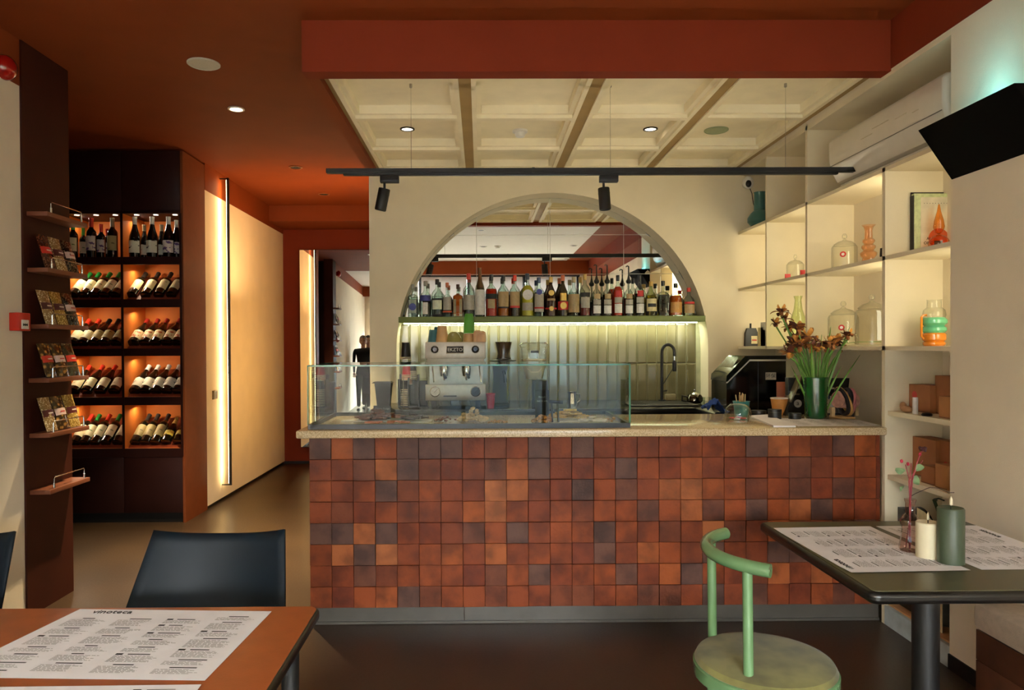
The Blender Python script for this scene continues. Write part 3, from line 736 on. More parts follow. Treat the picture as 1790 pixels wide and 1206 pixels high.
# ------------------------------------------------------------------ alarm call point, bell
RED = mat('alarm_red', (196, 44, 26), .35, var=.05)
yc0 = P(35, 560, X=XL+.06).y
zc0 = P(35, 578, X=XL+.06).z; zc1 = P(35, 546, X=XL+.06).z
t = thing('fire_alarm_call_point', 'red square fire alarm call point on the cream wall', 'alarm', (XL, yc0, zc0))
MB().box(0, .055, 0, .10, 0, zc1-zc0, .004).build('housing', RED, t)
MB().box(.055, .057, .018, .082, .01, .06, .001).build('press_plate', WHITEP, t)
MB().box(.057, .0575, .03, .07, .03, .037).build('symbol', BLACKM, t)
for q in (.034, .05, .066): MB().box(.057, .0577, q-.004, q+.004, .027, .04).build('symbol', BLACKM, t)
a = P(12, 118, X=XL+.05)
t = thing('alarm_bell', 'glossy red round alarm bell on the terracotta band', 'alarm', (XL, a.y, a.z))
REDG = mat('bell_red', (160, 20, 14), .12, coat=.6)
MB().lathe([(.045, 0), (.045, .03), (.04, .034)], 24, M=RY(PI/2)).build('base', REDG, t)
MB().lathe([(.064, .03), (.066, .04), (.06, .065), (.04, .085), (.015, .093), (0, .094)], 28, M=RY(PI/2)).build('dome', REDG, t)

# ================================================================== liquor bottles on the arch shelf
CG = glass('clear_bottle_glass', (232, 241, 234), 1.3, edge=.05, dark_edge=.12); FG = glass('green_tint_glass', (216, 232, 206), 1.3, edge=.04)
def liq(n, c): return glass('liquid_'+n, c, .6, .05)
LQ = {'red': mat('liquid_red', (214, 44, 18), .1, emit=.0), 'amber': mat('liquid_amber', (190, 96, 20), .1), 'orange': mat('liquid_orange', (206, 90, 24), .1), 'dark': mat('liquid_dark', (30, 12, 14), .1), 'yellow': mat('liquid_yellow', (222, 204, 70), .1),
      'gold': liq('gold', (240, 214, 110)), 'water': liq('water', (236, 242, 238)), 'wine': mat('liquid_wine', (120, 20, 22), .1), 'brown': mat('brown_glass', (52, 24, 12), .08, coat=.5), 'olive': mat('olive_brown_glass', (44, 36, 18), .08, coat=.5)}
def lm2(n, c, rough=.5, metal=0): return mat('print_'+n, c, rough, metal=metal, var=.08, scale=60)
PR = {'white': lm2('white', (222, 220, 214)), 'blue': lm2('blue', (60, 66, 140)), 'grey': lm2('grey', (170, 164, 150)), 'cream': lm2('cream', (214, 198, 150)), 'orange': lm2('orange', (206, 92, 50)), 'beige': lm2('beige', (176, 150, 106)), 'black': lm2('black', (24, 22, 22)),
      'gold': lm2('gold', (200, 164, 80), .35, .4), 'red': lm2('red', (190, 40, 34)), 'pale': lm2('pale', (214, 220, 196)), 'amber': lm2('amber', (206, 150, 78))}
cw = PX(900, 6.08, 553)-PX(899, 6.08, 553)
def liquor(px, wpx, top, shape, body, lq, lev, labs, cap, desc, sq=None, pour=False, long_cap=0):
    y = 6.075; x = PX(px, y, 540); z0 = zsh+.0005; H = PZ(top, y, px)-z0; r = wpx*cw/2; Hb = H-(.05 if pour else 0)
    if pour: Hb = PZ(490, y, px)-z0
    t = thing('liquor_bottle', desc, 'bottle', (x, y, z0), group='liquor bottles on the arch shelf')
    rn = r*.30
    sh0, sh1 = {'round': (.60, .76), 'slope': (.50, .80), 'square': (.62, .70), 'tall': (.56, .66), 'dome': (.55, .72)}[shape]
    if shape == 'round': prof = [(0, .006), (r*.8, 0), (r, .006), (r, Hb*sh0), (r*.9, Hb*(sh0+.05)), (r*.6, Hb*(sh0+.11)), (rn*1.1, Hb*sh1), (rn, Hb*.82), (rn, Hb*.93)]
    elif shape == 'slope': prof = [(0, .006), (r*.8, 0), (r, .006), (r, Hb*sh0), (r*.8, Hb*(sh0+.12)), (r*.5, Hb*(sh0+.22)), (rn, Hb*sh1), (rn, Hb*.93)]
    elif shape == 'square': prof = [(0, .004), (r*.9, 0), (r, .004), (r, Hb*sh0), (r*.88, Hb*(sh0+.03)), (rn*1.1, Hb*sh1), (rn, Hb*.76), (rn, Hb*.93)]
    elif shape == 'dome': prof = [(0, .006), (r*.85, 0), (r*1.0, .008), (r*1.02, Hb*.3), (r, Hb*sh0), (r*.8, Hb*(sh0+.08)), (rn*1.2, Hb*sh1), (rn, Hb*.78), (rn, Hb*.93)]
    else: prof = [(0, .006), (r*.85, 0), (r, .006), (r, Hb*sh0), (r*.75, Hb*(sh0+.05)), (rn, Hb*sh1), (rn, Hb*.93)]
    MB().lathe(prof, 22, sq=sq).build('body', body, t)
    if lq:
        L = Hb*lev; lp = [(0, .008)]
        lp += [(max(r_-.0022, .004), z_) for r_, z_ in prof[1:] if .003 < z_ < L]
        lr = lp[-1][0]
        for (ra, za), (rb, zb2) in zip(prof, prof[1:]):
            if za <= L <= zb2 and zb2 > za: lr = ra+(rb-ra)*(L-za)/(zb2-za)-.0022
        lp += [(lr, L), (0, L)]
        lp[1] = (lp[1][0], .008)
        MB().lathe(lp, 20, sq=sq).build('liquid', LQ[lq], t)
    for k_, (c_, a, b_, wa) in enumerate(labs):
        rr = r*1.015
        if wa == 'o':
            MB().lathe([((b_-a)*Hb/2, .0), (0, .0004)], 18, M=T(0, -rr-.0006, (a+b_)/2*Hb) @ RX(PI/2)).build('label', PR[c_], t)
        elif sq:
            ww = r*.86*wa
            MB().box(-ww, ww, -rr*.9-.0012, -rr*.9-.0002, a*Hb, b_*Hb).build('label', PR[c_], t)
        else:
            MB().lathe([(rr+.0002*k_, a*Hb), (rr+.0002*k_, b_*Hb)], 14, a0=-PI/2-1.3*wa, a1=-PI/2+1.3*wa).build('label', PR[c_], t)
    cm = CAPX[cap]
    if long_cap: MB().lathe([(r*.75, Hb*.60), (r*.45, Hb*.72), (rn*1.15, Hb*.82), (rn*1.1, Hb), (0, Hb)], 16).build('foil', cm, t)
    elif pour:
        MB().lathe([(rn*1.2, Hb*.91), (rn*1.8, Hb*.94), (rn*1.9, Hb*.99), (rn*1.1, Hb*1.03), (rn*.7, Hb*1.1), (.0055, Hb*1.16), (.0055, H-.01), (.004, H-.006), (0, H-.006)], 12).build('pump', cm, t)
        MB().tube([(0, 0, H-.008), (-.014, -.004, H-.004), (-.024, -.006, H-.014)], .005, 6).build('pump_spout', cm, t)
        MB().cyl((0, 0, Hb*.6), (0, 0, Hb*.93), .0035, seg=8).build('dip_tube', cm, t)
    else: MB().lathe([(rn*1.12, Hb*.86), (rn*1.18, Hb*.87), (rn*1.18, Hb*.995), (rn*1.0, Hb), (0, Hb)], 16).build('cap', cm, t)
    return t
CAPX = {'silver': capm('lid_silver', (150, 148, 140)), 'black': CAPS['black'], 'orange': capm('lid_orange', (206, 110, 70)), 'brown': capm('lid_brown', (70, 34, 18)), 'red': CAPS['red'], 'bronze': mat('lid_bronze', (122, 84, 52), .3, metal=.5),
        'navy': capm('lid_navy', (40, 52, 70)), 'blue': capm('lid_blue', (70, 90, 130)), 'gold': CAPS['gold'], 'beige': capm('lid_beige', (176, 160, 120))}
liquor(722, 17, 497, 'square', CG, 'water', .6, [('white', .12, .52, .9), ('blue', .2, .42, 'o')], 'silver', 'square clear bottle with blue circle label at left end of shelf', sq=6)
liquor(744, 20, 491, 'dome', CG, 'water', .6, [('blue', .44, .6, .8), ('white', .08, .4, .35)], 'silver', 'clear bottle with blue band label, second from left end')
liquor(764.5, 20, 488, 'round', CG, 'water', .55, [('pale', .2, .44, .7), ('black', .45, .49, .9), ('black', .02, .07, 1.2)], 'black', 'clear bottle with black cap and thin dark band, third from left')
liquor(782, 16.5, 494, 'tall', CG, 'water', .5, [('grey', .2, .58, .8), ('orange', .13, .18, 1)], 'orange', 'clear bottle with orange cap and tall grey label')
liquor(800.5, 17, 497, 'square', CG, 'orange', .72, [('beige', .12, .54, 1), ('cream', .02, .1, 1)], 'brown', 'short amber liqueur bottle with brown cap and cream label', sq=5)
liquor(819.5, 20, 478, 'round', CG, 'water', .5, [('grey', .16, .5, .95)], 'red', 'tall clear bottle with bright red cap and grey label')
liquor(839, 18, 468, 'slope', CG, 'water', .5, [('white', .04, .55, .9)], 'bronze', 'tallest bottle, bronze foil neck and white body', long_cap=1)
liquor(859, 20, 480, 'round', CG, 'red', .66, [('black', .42, .54, 1.2), ('beige', .2, .41, .5)], 'black', 'bright red orange aperitif bottle with black slanted band')
liquor(880, 20, 481, 'round', CG, 'amber', .3, [('beige', .24, .6, .85), ('black', .2, .24, .8)], 'black', 'clear bottle with beige label, black cap and amber bottom')
liquor(900, 19, 481, 'round', CG, 'dark', .3, [('beige', .26, .6, .85), ('red', .21, .26, .9)], 'red', 'bottle with red cap, beige label and dark contents')
liquor(922, 21, 478, 'round', CG, 'yellow', .72, [('white', .38, .62, 'o'), ('red', .46, .54, 'o'), ('grey', .14, .32, .8)], 'navy', 'yellow vermouth bottle with round red and white label')
liquor(942, 20, 485, 'round', CG, 'water', .6, [('grey', .12, .58, .7), ('blue', .55, .7, 'o'), ('red', .2, .24, .8)], 'blue', 'frosted clear bottle with blue cap and blue oval emblem')
liquor(963, 19.5, 484, 'slope', LQ['brown'], None, 0, [('gold', .52, .66, 'o'), ('beige', .4, .45, .6), ('red', .18, .22, 1.1), ('gold', .14, .26, 'o')], 'gold', 'dark brown rum bottle with round gold emblem')
liquor(984, 19, 481, 'slope', LQ['olive'], None, 0, [('gold', .38, .56, .45), ('red', .16, .36, .9), ('gold', .18, .34, 'o')], 'orange', 'dark brandy bottle with red and gold shield label')
liquor(1003, 20, 484, 'dome', CG, 'water', .6, [('beige', .1, .56, 1)], 'beige', 'clear bottle with wide plain tan label, beige stopper')
liquor(1022.5, 19, 479, 'round', CG, 'wine', .3, [('black', .46, .56, .9), ('grey', .2, .45, .7)], 'gold', 'clear bottle with gold cap, dark label and red contents')
for px, cp, top, lq, lev, po, d in ((1043, 'black', 462, 'dark', .45, True, 'syrup bottle with black pump, leftmost of the pump bottles'),
        (1061.5, 'black', 462, 'dark', .6, True, 'syrup bottle with black pump, middle of the pump bottles'),
        (1080, 'black', 481, 'red', .72, False, 'syrup bottle with black cap and red contents'),
        (1099, 'black', 464, 'dark', .5, True, 'syrup bottle with black pump, rightmost of the pump bottles'),
        (1118, 'black', 481, 'dark', .55, False, 'syrup bottle with black cap and dark contents, beside gold capped bottle')):
    liquor(px, 17, top, 'round', CG, lq, lev, [('white', .08, .3, .65), ('grey', .32, .46, .65), ('beige' if po else 'red', .48, .62, .5)], cp, d, pour=po)
liquor(1138, 20, 492, 'slope', FG, 'gold', .6, [('cream', .14, .5, .8), ('black', .26, .36, .6)], 'gold', 'pale gold bottle with gold cap and cream label')
liquor(1159, 19, 491, 'square', CG, 'dark', .56, [('black', .1, .6, 1), ('grey', .16, .2, .7), ('grey', .42, .45, .7)], 'black', 'square whiskey bottle with black label and black cap', sq=6)
liquor(1181, 22, 495, 'dome', CG, 'orange', .62, [('amber', .1, .42, .85)], 'black', 'round amber whiskey bottle with orange label and black cap')
liquor(1204, 20, 503, 'dome', CG, 'water', .5, [('red', .42, .5, .8), ('beige', .1, .4, .8)], 'red', 'squat clear bottle with flat red cap at right end of shelf')

# ================================================================== things in the lit niches
JG = glass('jar_glass', (251, 252, 248), 1.1, edge=.05, dark_edge=.72)
def at_n(px, py_base, zs, inset):
    return PX_on(px, zs, inset)
def nx(px, inset=.12):
    X = XR+inset; return X, PYr(px, X)
def jar(px, z, r, h, inset, label, red=None):
    X, y = nx(px, inset); t = thing('glass_jar', label, 'jar', (X, y, z))
    MB().lathe([(0, .004), (r*.8, 0), (r, .01), (r, h*.62), (r*.9, h*.68), (r*.72, h*.7)], 26).build('body', JG, t)
    l_ = MB().lathe([(r*.8, h*.7), (r*.84, h*.715), (r*.6, h*.78), (r*.2, h*.82), (r*.1, h*.86)], 26).build('lid', JG, t)
    MB().lathe([(0, 0), (r*.16, .006), (r*.2, .02), (r*.12, .034), (0, .036)], 14, (0, 0, h*.86)).build('knob', JG, l_)
    if red: MB().lathe([(.018, 0), (0, .0006)], 20, M=T(-r*.55, -r*.84, h*.4) @ RZ(-.55) @ RX(PI/2)).build('label', PR['red'], t); 
    if red: MB().lathe([(.009, .0012), (0, .0014)], 16, M=T(-r*.55, -r*.84, h*.4) @ RZ(-.55) @ RX(PI/2)).build('label_centre', PR['white'], t)
    return t
jar(1476, S2, .075, .22, .13, 'clear lidded glass jar with round red label, upper niche beside orange vase', True)
jar(1390, S2, .06, .17, .12, 'clear glass jar with small red square label, upper niche by the divider', False)
jar(1474, S3, .09, .29, .14, 'clear lidded glass jar with red round label, lower niche left one', True)
jar(1524, S3, .09, .31, .12, 'clear footed glass jar with domed lid, lower niche right one', False)
for px, py, inset in ((1377, 463, .05), (1404, 457, .04)):
    X = XR+inset; a = P(px, py, X=X); t = MB().box(-.02, .02, -.004, .004, -.018, .018, .001).build('price_tag', PR['red'], loc=(X, a.y, S2+.019))
    tag(t, 'small red square price tag %s in the upper niche' % ('left of the jar' if px < 1390 else 'right, against the divider'), 'tag')
ORG = glass('orange_glass', (255, 222, 192), .9, edge=.04, dark_edge=.75); ORD_ = glass('deep_orange_glass', (255, 206, 142), .9, edge=.05, dark_edge=.7)
X, y = nx(1518, .1)
t = thing('bubble_vase', 'orange glass vase of stacked bubbles with flared lip', 'vase', (X, y, S2))
p_ = [(0, .003), (.03, 0), (.038, .01), (.032, .03), (.044, .045), (.046, .06), (.028, .075), (.038, .09), (.038, .1), (.024, .112), (.034, .126), (.034, .134), (.022, .146), (.02, .19), (.026, .21), (.038, .222)]
MB().lathe(p_, 28).build('body', ORG, t)
X, y = nx(1466, .16); t = thing('driftwood', 'brown bark pieces lying in the upper niche', 'bark', (X, y-.0, S2))
for q in range(5): MB().ball((rs.uniform(-.03, .03), -.05+q*.03, .012), .02, (1, 1.2, .55), 1).build('bark_piece', mat('bark', (104, 84, 60), .8, var=.3), t)
a = P(1541, 412, X=XR+.02); t = MB().lathe([(.02, 0), (0, .001)], 20, M=RX(PI/2)).build('round_tag', PR['red'], loc=(XR+.03, YD[2]+.0295, a.z)); t.rotation_euler = (0, 0, PI)
tag(t, 'round red hanging tag beside the orange vase', 'tag')
t = MB().lathe([(0, 0), (.016, 0), (.018, .01), (.016, .05), (0, .052)], 16).build('small_candle', DARKW, loc=(XR+.03, YD[2]+.07, S2)); tag(t, 'small dark candle at right end of the upper niche', 'candle')
# framed picture book and orange drop sculpture
yb = YD[2]-.035
bx0, bx1 = PX(1598, yb, 400), PX(1668, yb, 400); bz1 = PZ(338, yb, 1630)
t = thing('art_book', 'pale green art book standing in the upper right niche', 'book', (bx0, yb, S2))
MB().box(0, bx1-bx0+.03, 0, .025, 0, bz1-S2, .001).build('cover', mat('book_pale_green', (206, 216, 160), .5, var=.12, scale=50), t)
MB().box(.035, bx1-bx0+.028, -.0012, 0, .025, bz1-S2-.02).build('cover_picture', mat('book_cream', (224, 214, 186), .5), t)
MB().box(-.004, 0, .0, .03, 0, bz1-S2-.01).build('spine', BLACKM, t)
MB().lathe([(.055, 0), (0, .0008)], 26, M=T(.13, -.0012, .085) @ RX(PI/2)).build('picture_shape', mat('book_orange', (214, 96, 40), .5), t)
MB().box(.105, .15, -.0022, -.0021, .03, .075).build('picture_shape', mat('book_navy', (44, 44, 90), .5), t)
text('AI', .022, (.075, -.0016, .085), (PI/2, 0, 0), PR['black'], t); text('OF C', .022, (.075, -.0016, .062), (PI/2, 0, 0), PR['black'], t)
text('. . . . . . . . . .', .03, (.12, -.0016, bz1-S2-.045), (PI/2, 0, 0), PR['black'], t)
t = thing('second_book', 'black edged book standing behind the pale green one', 'book', (bx0+.0, yb+.028, S2))
MB().box(0, bx1-bx0+.02, 0, .02, 0, bz1-S2+.012, .001).build('cover', BLACKM, t)
xg = PX(1637, yb-.05, 400)
t = thing('drop_sculpture', 'orange glass drop balancing on an orange sphere', 'ornament', (xg, yb-.07, S2))
MB().ball((0, 0, .048), .048, (1.05, 1, 1), 3).build('sphere', ORD_, t)
MB().lathe([(0, .097), (.018, .108), (.027, .135), (.022, .17), (.01, .215), (.004, .25), (0, .258)], 24).build('drop', ORD_, t)
# stacked green / orange vase
X, y = PX(1633, YD[2]-.12, 560), YD[2]-.12
t = thing('two_tone_vase', 'ribbed glass vase, clear neck, green middle, orange base', 'vase', (X, y, S3))
GRG = mat('jade_glass', (110, 200, 150), .1, coat=.5); ORM = mat('orange_glass_solid', (232, 140, 40), .1, coat=.5)
MB().lathe([(0, .004), (.045, 0), (.052, .008), (.052, .018), (.046, .024)], 28).build('base', ORM, t)
MB().lathe([(.046, .024), (.055, .032), (.055, .06), (.048, .068)], 28).build('orange_ring', ORM, t)
MB().lathe([(.048, .068), (.058, .08), (.056, .095), (.046, .104)], 28).build('green_ring', GRG, t)
MB().lathe([(.046, .104), (.06, .118), (.06, .135), (.05, .147)], 28).build('green_ring', GRG, t)
MB().lathe([(.05, .147), (.054, .16), (.05, .185), (.034, .2), (.033, .235), (.036, .24)], 28).build('neck', JG, t)
MB().tube([(-.05, 0, .035), (-.066, 0, .05), (-.066, 0, .15), (-.055, 0, .16), (-.04, 0, .16)], .006, 8).build('handle', ORM, t)
# coffee bag, candle, books in the lower left niche
X, y = nx(1312, .1)
t = thing('coffee_bag', 'black folded coffee bag in the lower left niche', 'bag', (X, y, S3), rz=0)
MB().prism([(-.055, 0), (.055, 0), (.05, .11), (.035, .15), (-.035, .15), (-.05, .11)], 'y', -.03, .03).build('bag', BLACK, t)
MB().tube([(0, 0, .15), (.0, 0, .175), (0, 0, .19)], .008, 8).build('clip', BLACKM, t)
MB().box(-.005, .045, -.032, -.03, .02, .085).build('label', PR['cream'], t); MB().box(0, .04, -.033, -.032, .045, .055).build('label_stripe', PR['red'], t)
for q, (c_, h_) in enumerate((('cream', .15), ('white', .19), ('gold', .13))):
    t = MB().box(-.008, .008, -.06, .06, 0, h_, .001).build('slim_book', PR[c_]); X, y = nx(1327+q*5, .07); t.location = (X+.02, y, S3)
    tag(t, ('cream', 'tall white', 'yellow')[q]+' slim book standing beside the coffee bag', 'book')
X, y = nx(1395, .12)
t = MB().lathe([(0, .003), (.045, 0), (.055, .03), (.06, .12), (.05, .2), (.03, .26), (.022, .33), (.03, .36)], 26).build('green_glass_vase', glass('pale_green_glass', (236, 244, 214), .8, edge=.04, dark_edge=.7), loc=(X, y, S3)); tag(t, 'tall pale green glass vase glowing in the lower niche', 'vase')
t = MB().box(-.008, .008, -.07, .07, 0, .2, .001).build('paper_menu', PR['cream'], loc=(XR+.1, YD[0]+.12, S2)); tag(t, 'cream card standing in the narrow upper left niche', 'card')
# top niche items
X, y = XR+.12, PYr(1328, XR+.12)
TQ = mat('teal_ceramic', (66, 116, 112), .3)
t = thing('teal_lamp', 'dark teal bottle shaped vase on the top ledge', 'vase', (X, y, S1))
MB().lathe([(0, 0), (.06, 0), (.07, .02), (.07, .03)], 26).build('foot', BLACK, t)
MB().lathe([(.07, .03), (.095, .06), (.095, .09), (.07, .13), (.045, .15), (.042, .29), (.046, .3), (.0, .3)], 26).build('body', TQ, t)
X, y = XR+.15, PYr(1400, XR+.15)
t = MB().lathe([(0, 0), (.045, 0), (.05, .02), (.05, .22), (.04, .26), (0, .26)], 24).build('green_bottle', mat('leaf_green_glass', (64, 150, 70), .25), loc=(X+.02, YD[1]+.14, S1)); tag(t, 'green cylindrical vase half hidden behind the top divider', 'vase')
a = P(1299, 320, Y=YB-.05)
t = thing('security_camera', 'white security camera with black lens on the bar wall', 'camera', (XR+.06, YB, PZ(320, YB-.04, 1299)))
MB().lathe([(.0, 0), (.03, .0), (.034, .01), (.034, .07), (.028, .085), (0, .09)], 22, M=RX(PI/2)).build('mount', WHITEP, t)
MB().ball((0, -.06, 0), .045, (1, .9, 1.2), 3).build('housing', WHITEP, t)
MB().ball((-.006, -.085, -.012), .026, (1, .8, 1.3), 2).build('lens', BLACK, t)
MB().tube([(.03, -.01, -.03), (.05, -.012, -.08), (.06, -.014, -.16), (.085, -.02, -.24)], .003, 6).build('cable', DARKW, t)
# air conditioner
ya0, ya1 = YR+.06, P(1447, 270, X=XR+.01).y
za1 = P(1655, 120, X=XR+.01).z; za0 = S1+.03
t = thing('air_conditioner', 'long white split air conditioner in the top niche', 'air conditioner', (XR+.01, ya0, za0))
H = za1-za0; L = ya1-ya0
prof = [(.26, .0), (.12, .0), (.05, .03), (.012, .1), (0, .16), (0, H-.03), (.02, H-.004), (.05, H), (.26, H)]
ACW = mat('aircon_white', (222, 214, 198), .22, var=.02, coat=.4)
o = MB(); o.prism(prof, 'y', .0, L); o = o.build('casing', ACW, t)
bv = o.modifiers.new('b', 'BEVEL'); bv.width = .022; bv.segments = 3; bv.limit_method = 'ANGLE'; bv.angle_limit = math.radians(60)
MB().tube([(-.001, .02, .125), (-.001, L-.02, .125)], .0022, 6).build('seam', mat('seam_grey', (120, 112, 98), .5), t)
MB().box(.05, .13, .06, L-.06, -.004, .008, .002, M=RY(.0)).build('louvre', ACW, t)
for q, (yy, zz, ll) in enumerate(((.30, .2, .10), (.46, .215, .16), (.20, .185, .05), (.62, .19, .12))):
    MB().box(-.0012, .001, yy, yy+ll, zz, zz+.0025).build('highlight_line', CHROME, t)
# wedge shaped black wall box
Yw1 = P(1663, 314, X=XR-.004).y
pA = P(1605, 228, Y=Yw1); pB = P(1663, 314, Y=Yw1)
t = thing('wall_light_trap', 'black wedge shaped wall unit glowing cyan onto the wall', 'wall unit', (0, 0, 0))
yn = P(1773, 147, X=pA.x).y
mb = MB(); mb.prism([(pA.x, pA.z), (XR-.002, pA.z), (XR-.002, pB.z)], 'y', yn, Yw1)
mb.build('housing', mat('housing_black', (7, 6, 5), .9, var=.02, spec=.08), t, flat=True)
em = emis('cyan_tube', (90, 220, 235), 5)
MB().cyl((XR-.06, yn+.04, pA.z+.012), (XR-.06, Yw1-.04, pA.z+.012), .009).build('lamp_tube', em, t)
area('cyan_lamp', (XR-.07, (yn+Yw1)/2, pA.z+.024), .03, .75, (.25, .9, 1), (.6, 0, 1), Yw1-yn-.1)
xc_ = (pA.x+XR)/2+.05
MB().prism([(xc_-.035, pA.z-.07), (xc_+.035, pA.z-.07), (xc_+.035, pA.z-.05), (xc_, pA.z-.015), (xc_-.035, pA.z-.05)], 'y', Yw1, Yw1+.002).build('emblem', PR['white'], t)
# ================================================================== back counter and its equipment
ZK = 1.03
kc = thing('back_counter', 'black back counter with sink below the olive shelf', 'counter', (0, 0, 0))
KF = 5.36
MB().box(XC+.1, 1.62, KF, YN-.004, ZK-.055, ZK, .003).box(1.6, XR-.002, 4.70, YN-.004, ZK-.055, ZK, .003).build('top', mat('black_counter_top', (20, 19, 18), .22, var=.15, coat=.3), kc)
MB().box(XC+.12, 1.60, KF+.03, YB-.01, .0, ZK-.056).box(1.65, XR-.004, 4.72, YB-.01, 0, ZK-.056).build('cabinet_base', BLACKM, kc)
def atK(px, Y): return PX(px, Y, 700)
sx0, sx1 = atK(1100, 5.6), atK(1215, 5.6)
MB().box(sx0, sx1, 5.5, 5.92, ZK+.001, ZK+.012, .004).build('sink_rim', mat('sink_graphite', (52, 50, 46), .35), kc)
MB().box(sx0+.16, sx1-.04, 5.54, 5.88, ZK+.012, ZK+.0135).build('basin', BLACK, kc)
for q in range(7): MB().box(sx0+.02+q*.018, sx0+.028+q*.018, 5.55, 5.87, ZK+.012, ZK+.016).build('drain_rib', mat('sink_graphite', (52, 50, 46), .35), kc)
# faucet
y = 5.93; x = PX(1157, y, 690)
t = thing('kitchen_faucet', 'tall black spring arch kitchen faucet at the sink', 'faucet', (x, y, ZK+.001))
zt_f = PZ(602, y, 1167)-ZK
rr = (PX(1180, y)-PX(1158, y))/2
cp = [(0, 0, 0), (0, 0, .2), (0, 0, zt_f-rr*1.3)]+[(rr-rr*math.cos(a_), 0, zt_f-rr*1.3+rr*1.25*math.sin(a_)) for a_ in [PI*k_/10 for k_ in range(1, 11)]]+[(2*rr, 0, zt_f-rr*1.9)]
MB().cyl((0, 0, 0), (0, 0, .02), .028).build('base', BLACKM, t)
MB().tube(cp, .0125, 12).build('spout', BLACKM, t)
mb = MB()
MB().cyl((2*rr, 0, zt_f-rr*1.9-.035), (2*rr, 0, zt_f-rr*1.9), .008).build('coupling', CHROME, t)
MB().lathe([(0, 0), (.015, 0), (.017, .02), (.017, .075), (.012, .09), (0, .09)], 16, (2*rr, 0, zt_f-rr*1.9-.125)).build('spray_head', BLACKM, t)
MB().tube([(0, 0, .13), (2*rr-.012, 0, zt_f-rr*1.9-.1)], .0035, 8).build('holder_arm', BLACKM, t)
MB().tube([(.01, -.01, .09), (.03, -.05, .1)], .005, 8).build('lever', BLACKM, t)
# soap tray
x = PX(1174, 5.94, 690)
t = MB().box(-.042, .042, -.02, .02, 0, .05, .004).build('soap_box', mat('soap_sage', (146, 136, 98), .5), loc=(x, 5.98, ZK+.014)); tag(t, 'small khaki box standing behind the sink', 'box')
# tea pot and small glasses
x = PX(1214, 5.8, 695)
t = thing('metal_teapot', 'round steel teapot on the back counter right of the sink', 'teapot', (x, 5.8, ZK+.002))
MB().lathe([(0, .003), (.05, 0), (.066, .02), (.066, .045), (.05, .07), (.02, .08)], 24).build('body', mat('dark_steel', (110, 104, 92), .12, metal=1), t)
MB().lathe([(.045, .07), (.02, .084), (.006, .09), (.01, .1), (.008, .112), (0, .114)], 18).build('lid', CHROME, t)
MB().tube([(-.06, 0, .05), (-.1, 0, .06), (-.1, 0, .02), (-.06, 0, .012)], .008, 8).build('handle', BLACK, t)
for q in range(3):
    x = PX(1228+q*8, 5.62, 695); t = MB().lathe([(0, .002), (.018, 0), (.02, .06), (.018, .06)], 14).build('small_glass', CG if q != 1 else JG, loc=(x, 5.62+.03*(q % 2), ZK+.002))
    tag(t, '%s small clear glass between teapot and blue cloth' % ('left', 'middle', 'right')[q], 'glass', 'small glasses by the teapot')
# blue cloth
mb = MB(); N = 14; xb0, xb1 = PX(1234, 4.9, 700), PX(1273, 4.9, 700); V = {}
for i in range(N+1):
    for j in range(9):
        u, v = i/N, j/8
        x = xb0+(xb1-xb0)*u; yy = 4.86+.16*v
        z = ZK+.012+(.075*math.exp(-((u-.4)*3)**2)+.03*math.sin(u*11+v*4)**2)*(1-.4*abs(v-.3)) - .05*max(0, u-.6)
        V[i, j] = mb.b.verts.new((x, yy-.03*math.sin(u*6), max(z, ZK+.003)))
for i in range(N):
    for j in range(8): mb.b.faces.new((V[i, j], V[i+1, j], V[i+1, j+1], V[i, j+1]))
o = mb.build('blue_cloth', mat('blue_microfibre', (26, 62, 128), .9, var=.12, scale=40)); sd = o.modifiers.new('s', 'SOLIDIFY'); sd.thickness = .004; sd.offset = 1
tag(o, 'crumpled blue cloth lying before the black ice maker', 'cloth')
# ice maker
yi0 = 5.02; xi0, xi1 = PX(1270, yi0, 640), XR-.02; h = PZ(622, yi0, 1330)-ZK
t = thing('ice_maker', 'large black ice maker with slanted lid and silver trim', 'ice maker', (xi0, yi0, ZK+.001))
W = xi1-xi0; D = .33; hl = PZ(657, yi0, 1270)-ZK
GBL = mat('gloss_black', (13, 13, 15), .12, coat=.5)
xm = PX(1310, yi0, 640)-xi0; xk = .004
MB().prism([(0, 0), (W, 0), (W, h-.03), (xm, h-.03), (xk, hl-.045), (0, hl-.045)], 'y', 0, D).build('body', GBL, t)
MB().prism([(-.004, hl-.042), (xk, hl-.042), (xm, h-.026), (W, h-.026), (W, h), (xm-.03, h), (0, hl)], 'y', -.004, D+.004).build('lid', GBL, t)
MB().prism([(-.002, hl-.052), (xk, hl-.052), (xm, h-.038), (W, h-.038), (W, h-.026), (xm, h-.026), (xk, hl-.042), (-.002, hl-.042)], 'y', -.006, -.0).build('trim_strip', STEEL, t)
MB().prism([(.02, hl+.0035), (xm-.06, h-.012), (xm-.06, h-.009), (.02, hl+.0065)], 'y', .04, D-.04).build('window', mat('smoky_window', (96, 86, 66), .2), t)
MB().box(xm+.06, xm+.062, -.002, 0, 0, h-.04).build('panel_joint', mat('joint_grey', (70, 72, 76), .3), t)
xs = PX(1338, yi0, 660)-xi0; zs = PZ(664, yi0, 1345)-ZK
stk = MB().box(xs, xs+.075, -.0012, 0, zs, zs+.052).build('sticker', mat('sticker_grey', (150, 142, 124), .5), t)
text('环保', .034, (xs+.037, -.002, zs+.026), (PI/2, 0, 0), PR['black'], t)
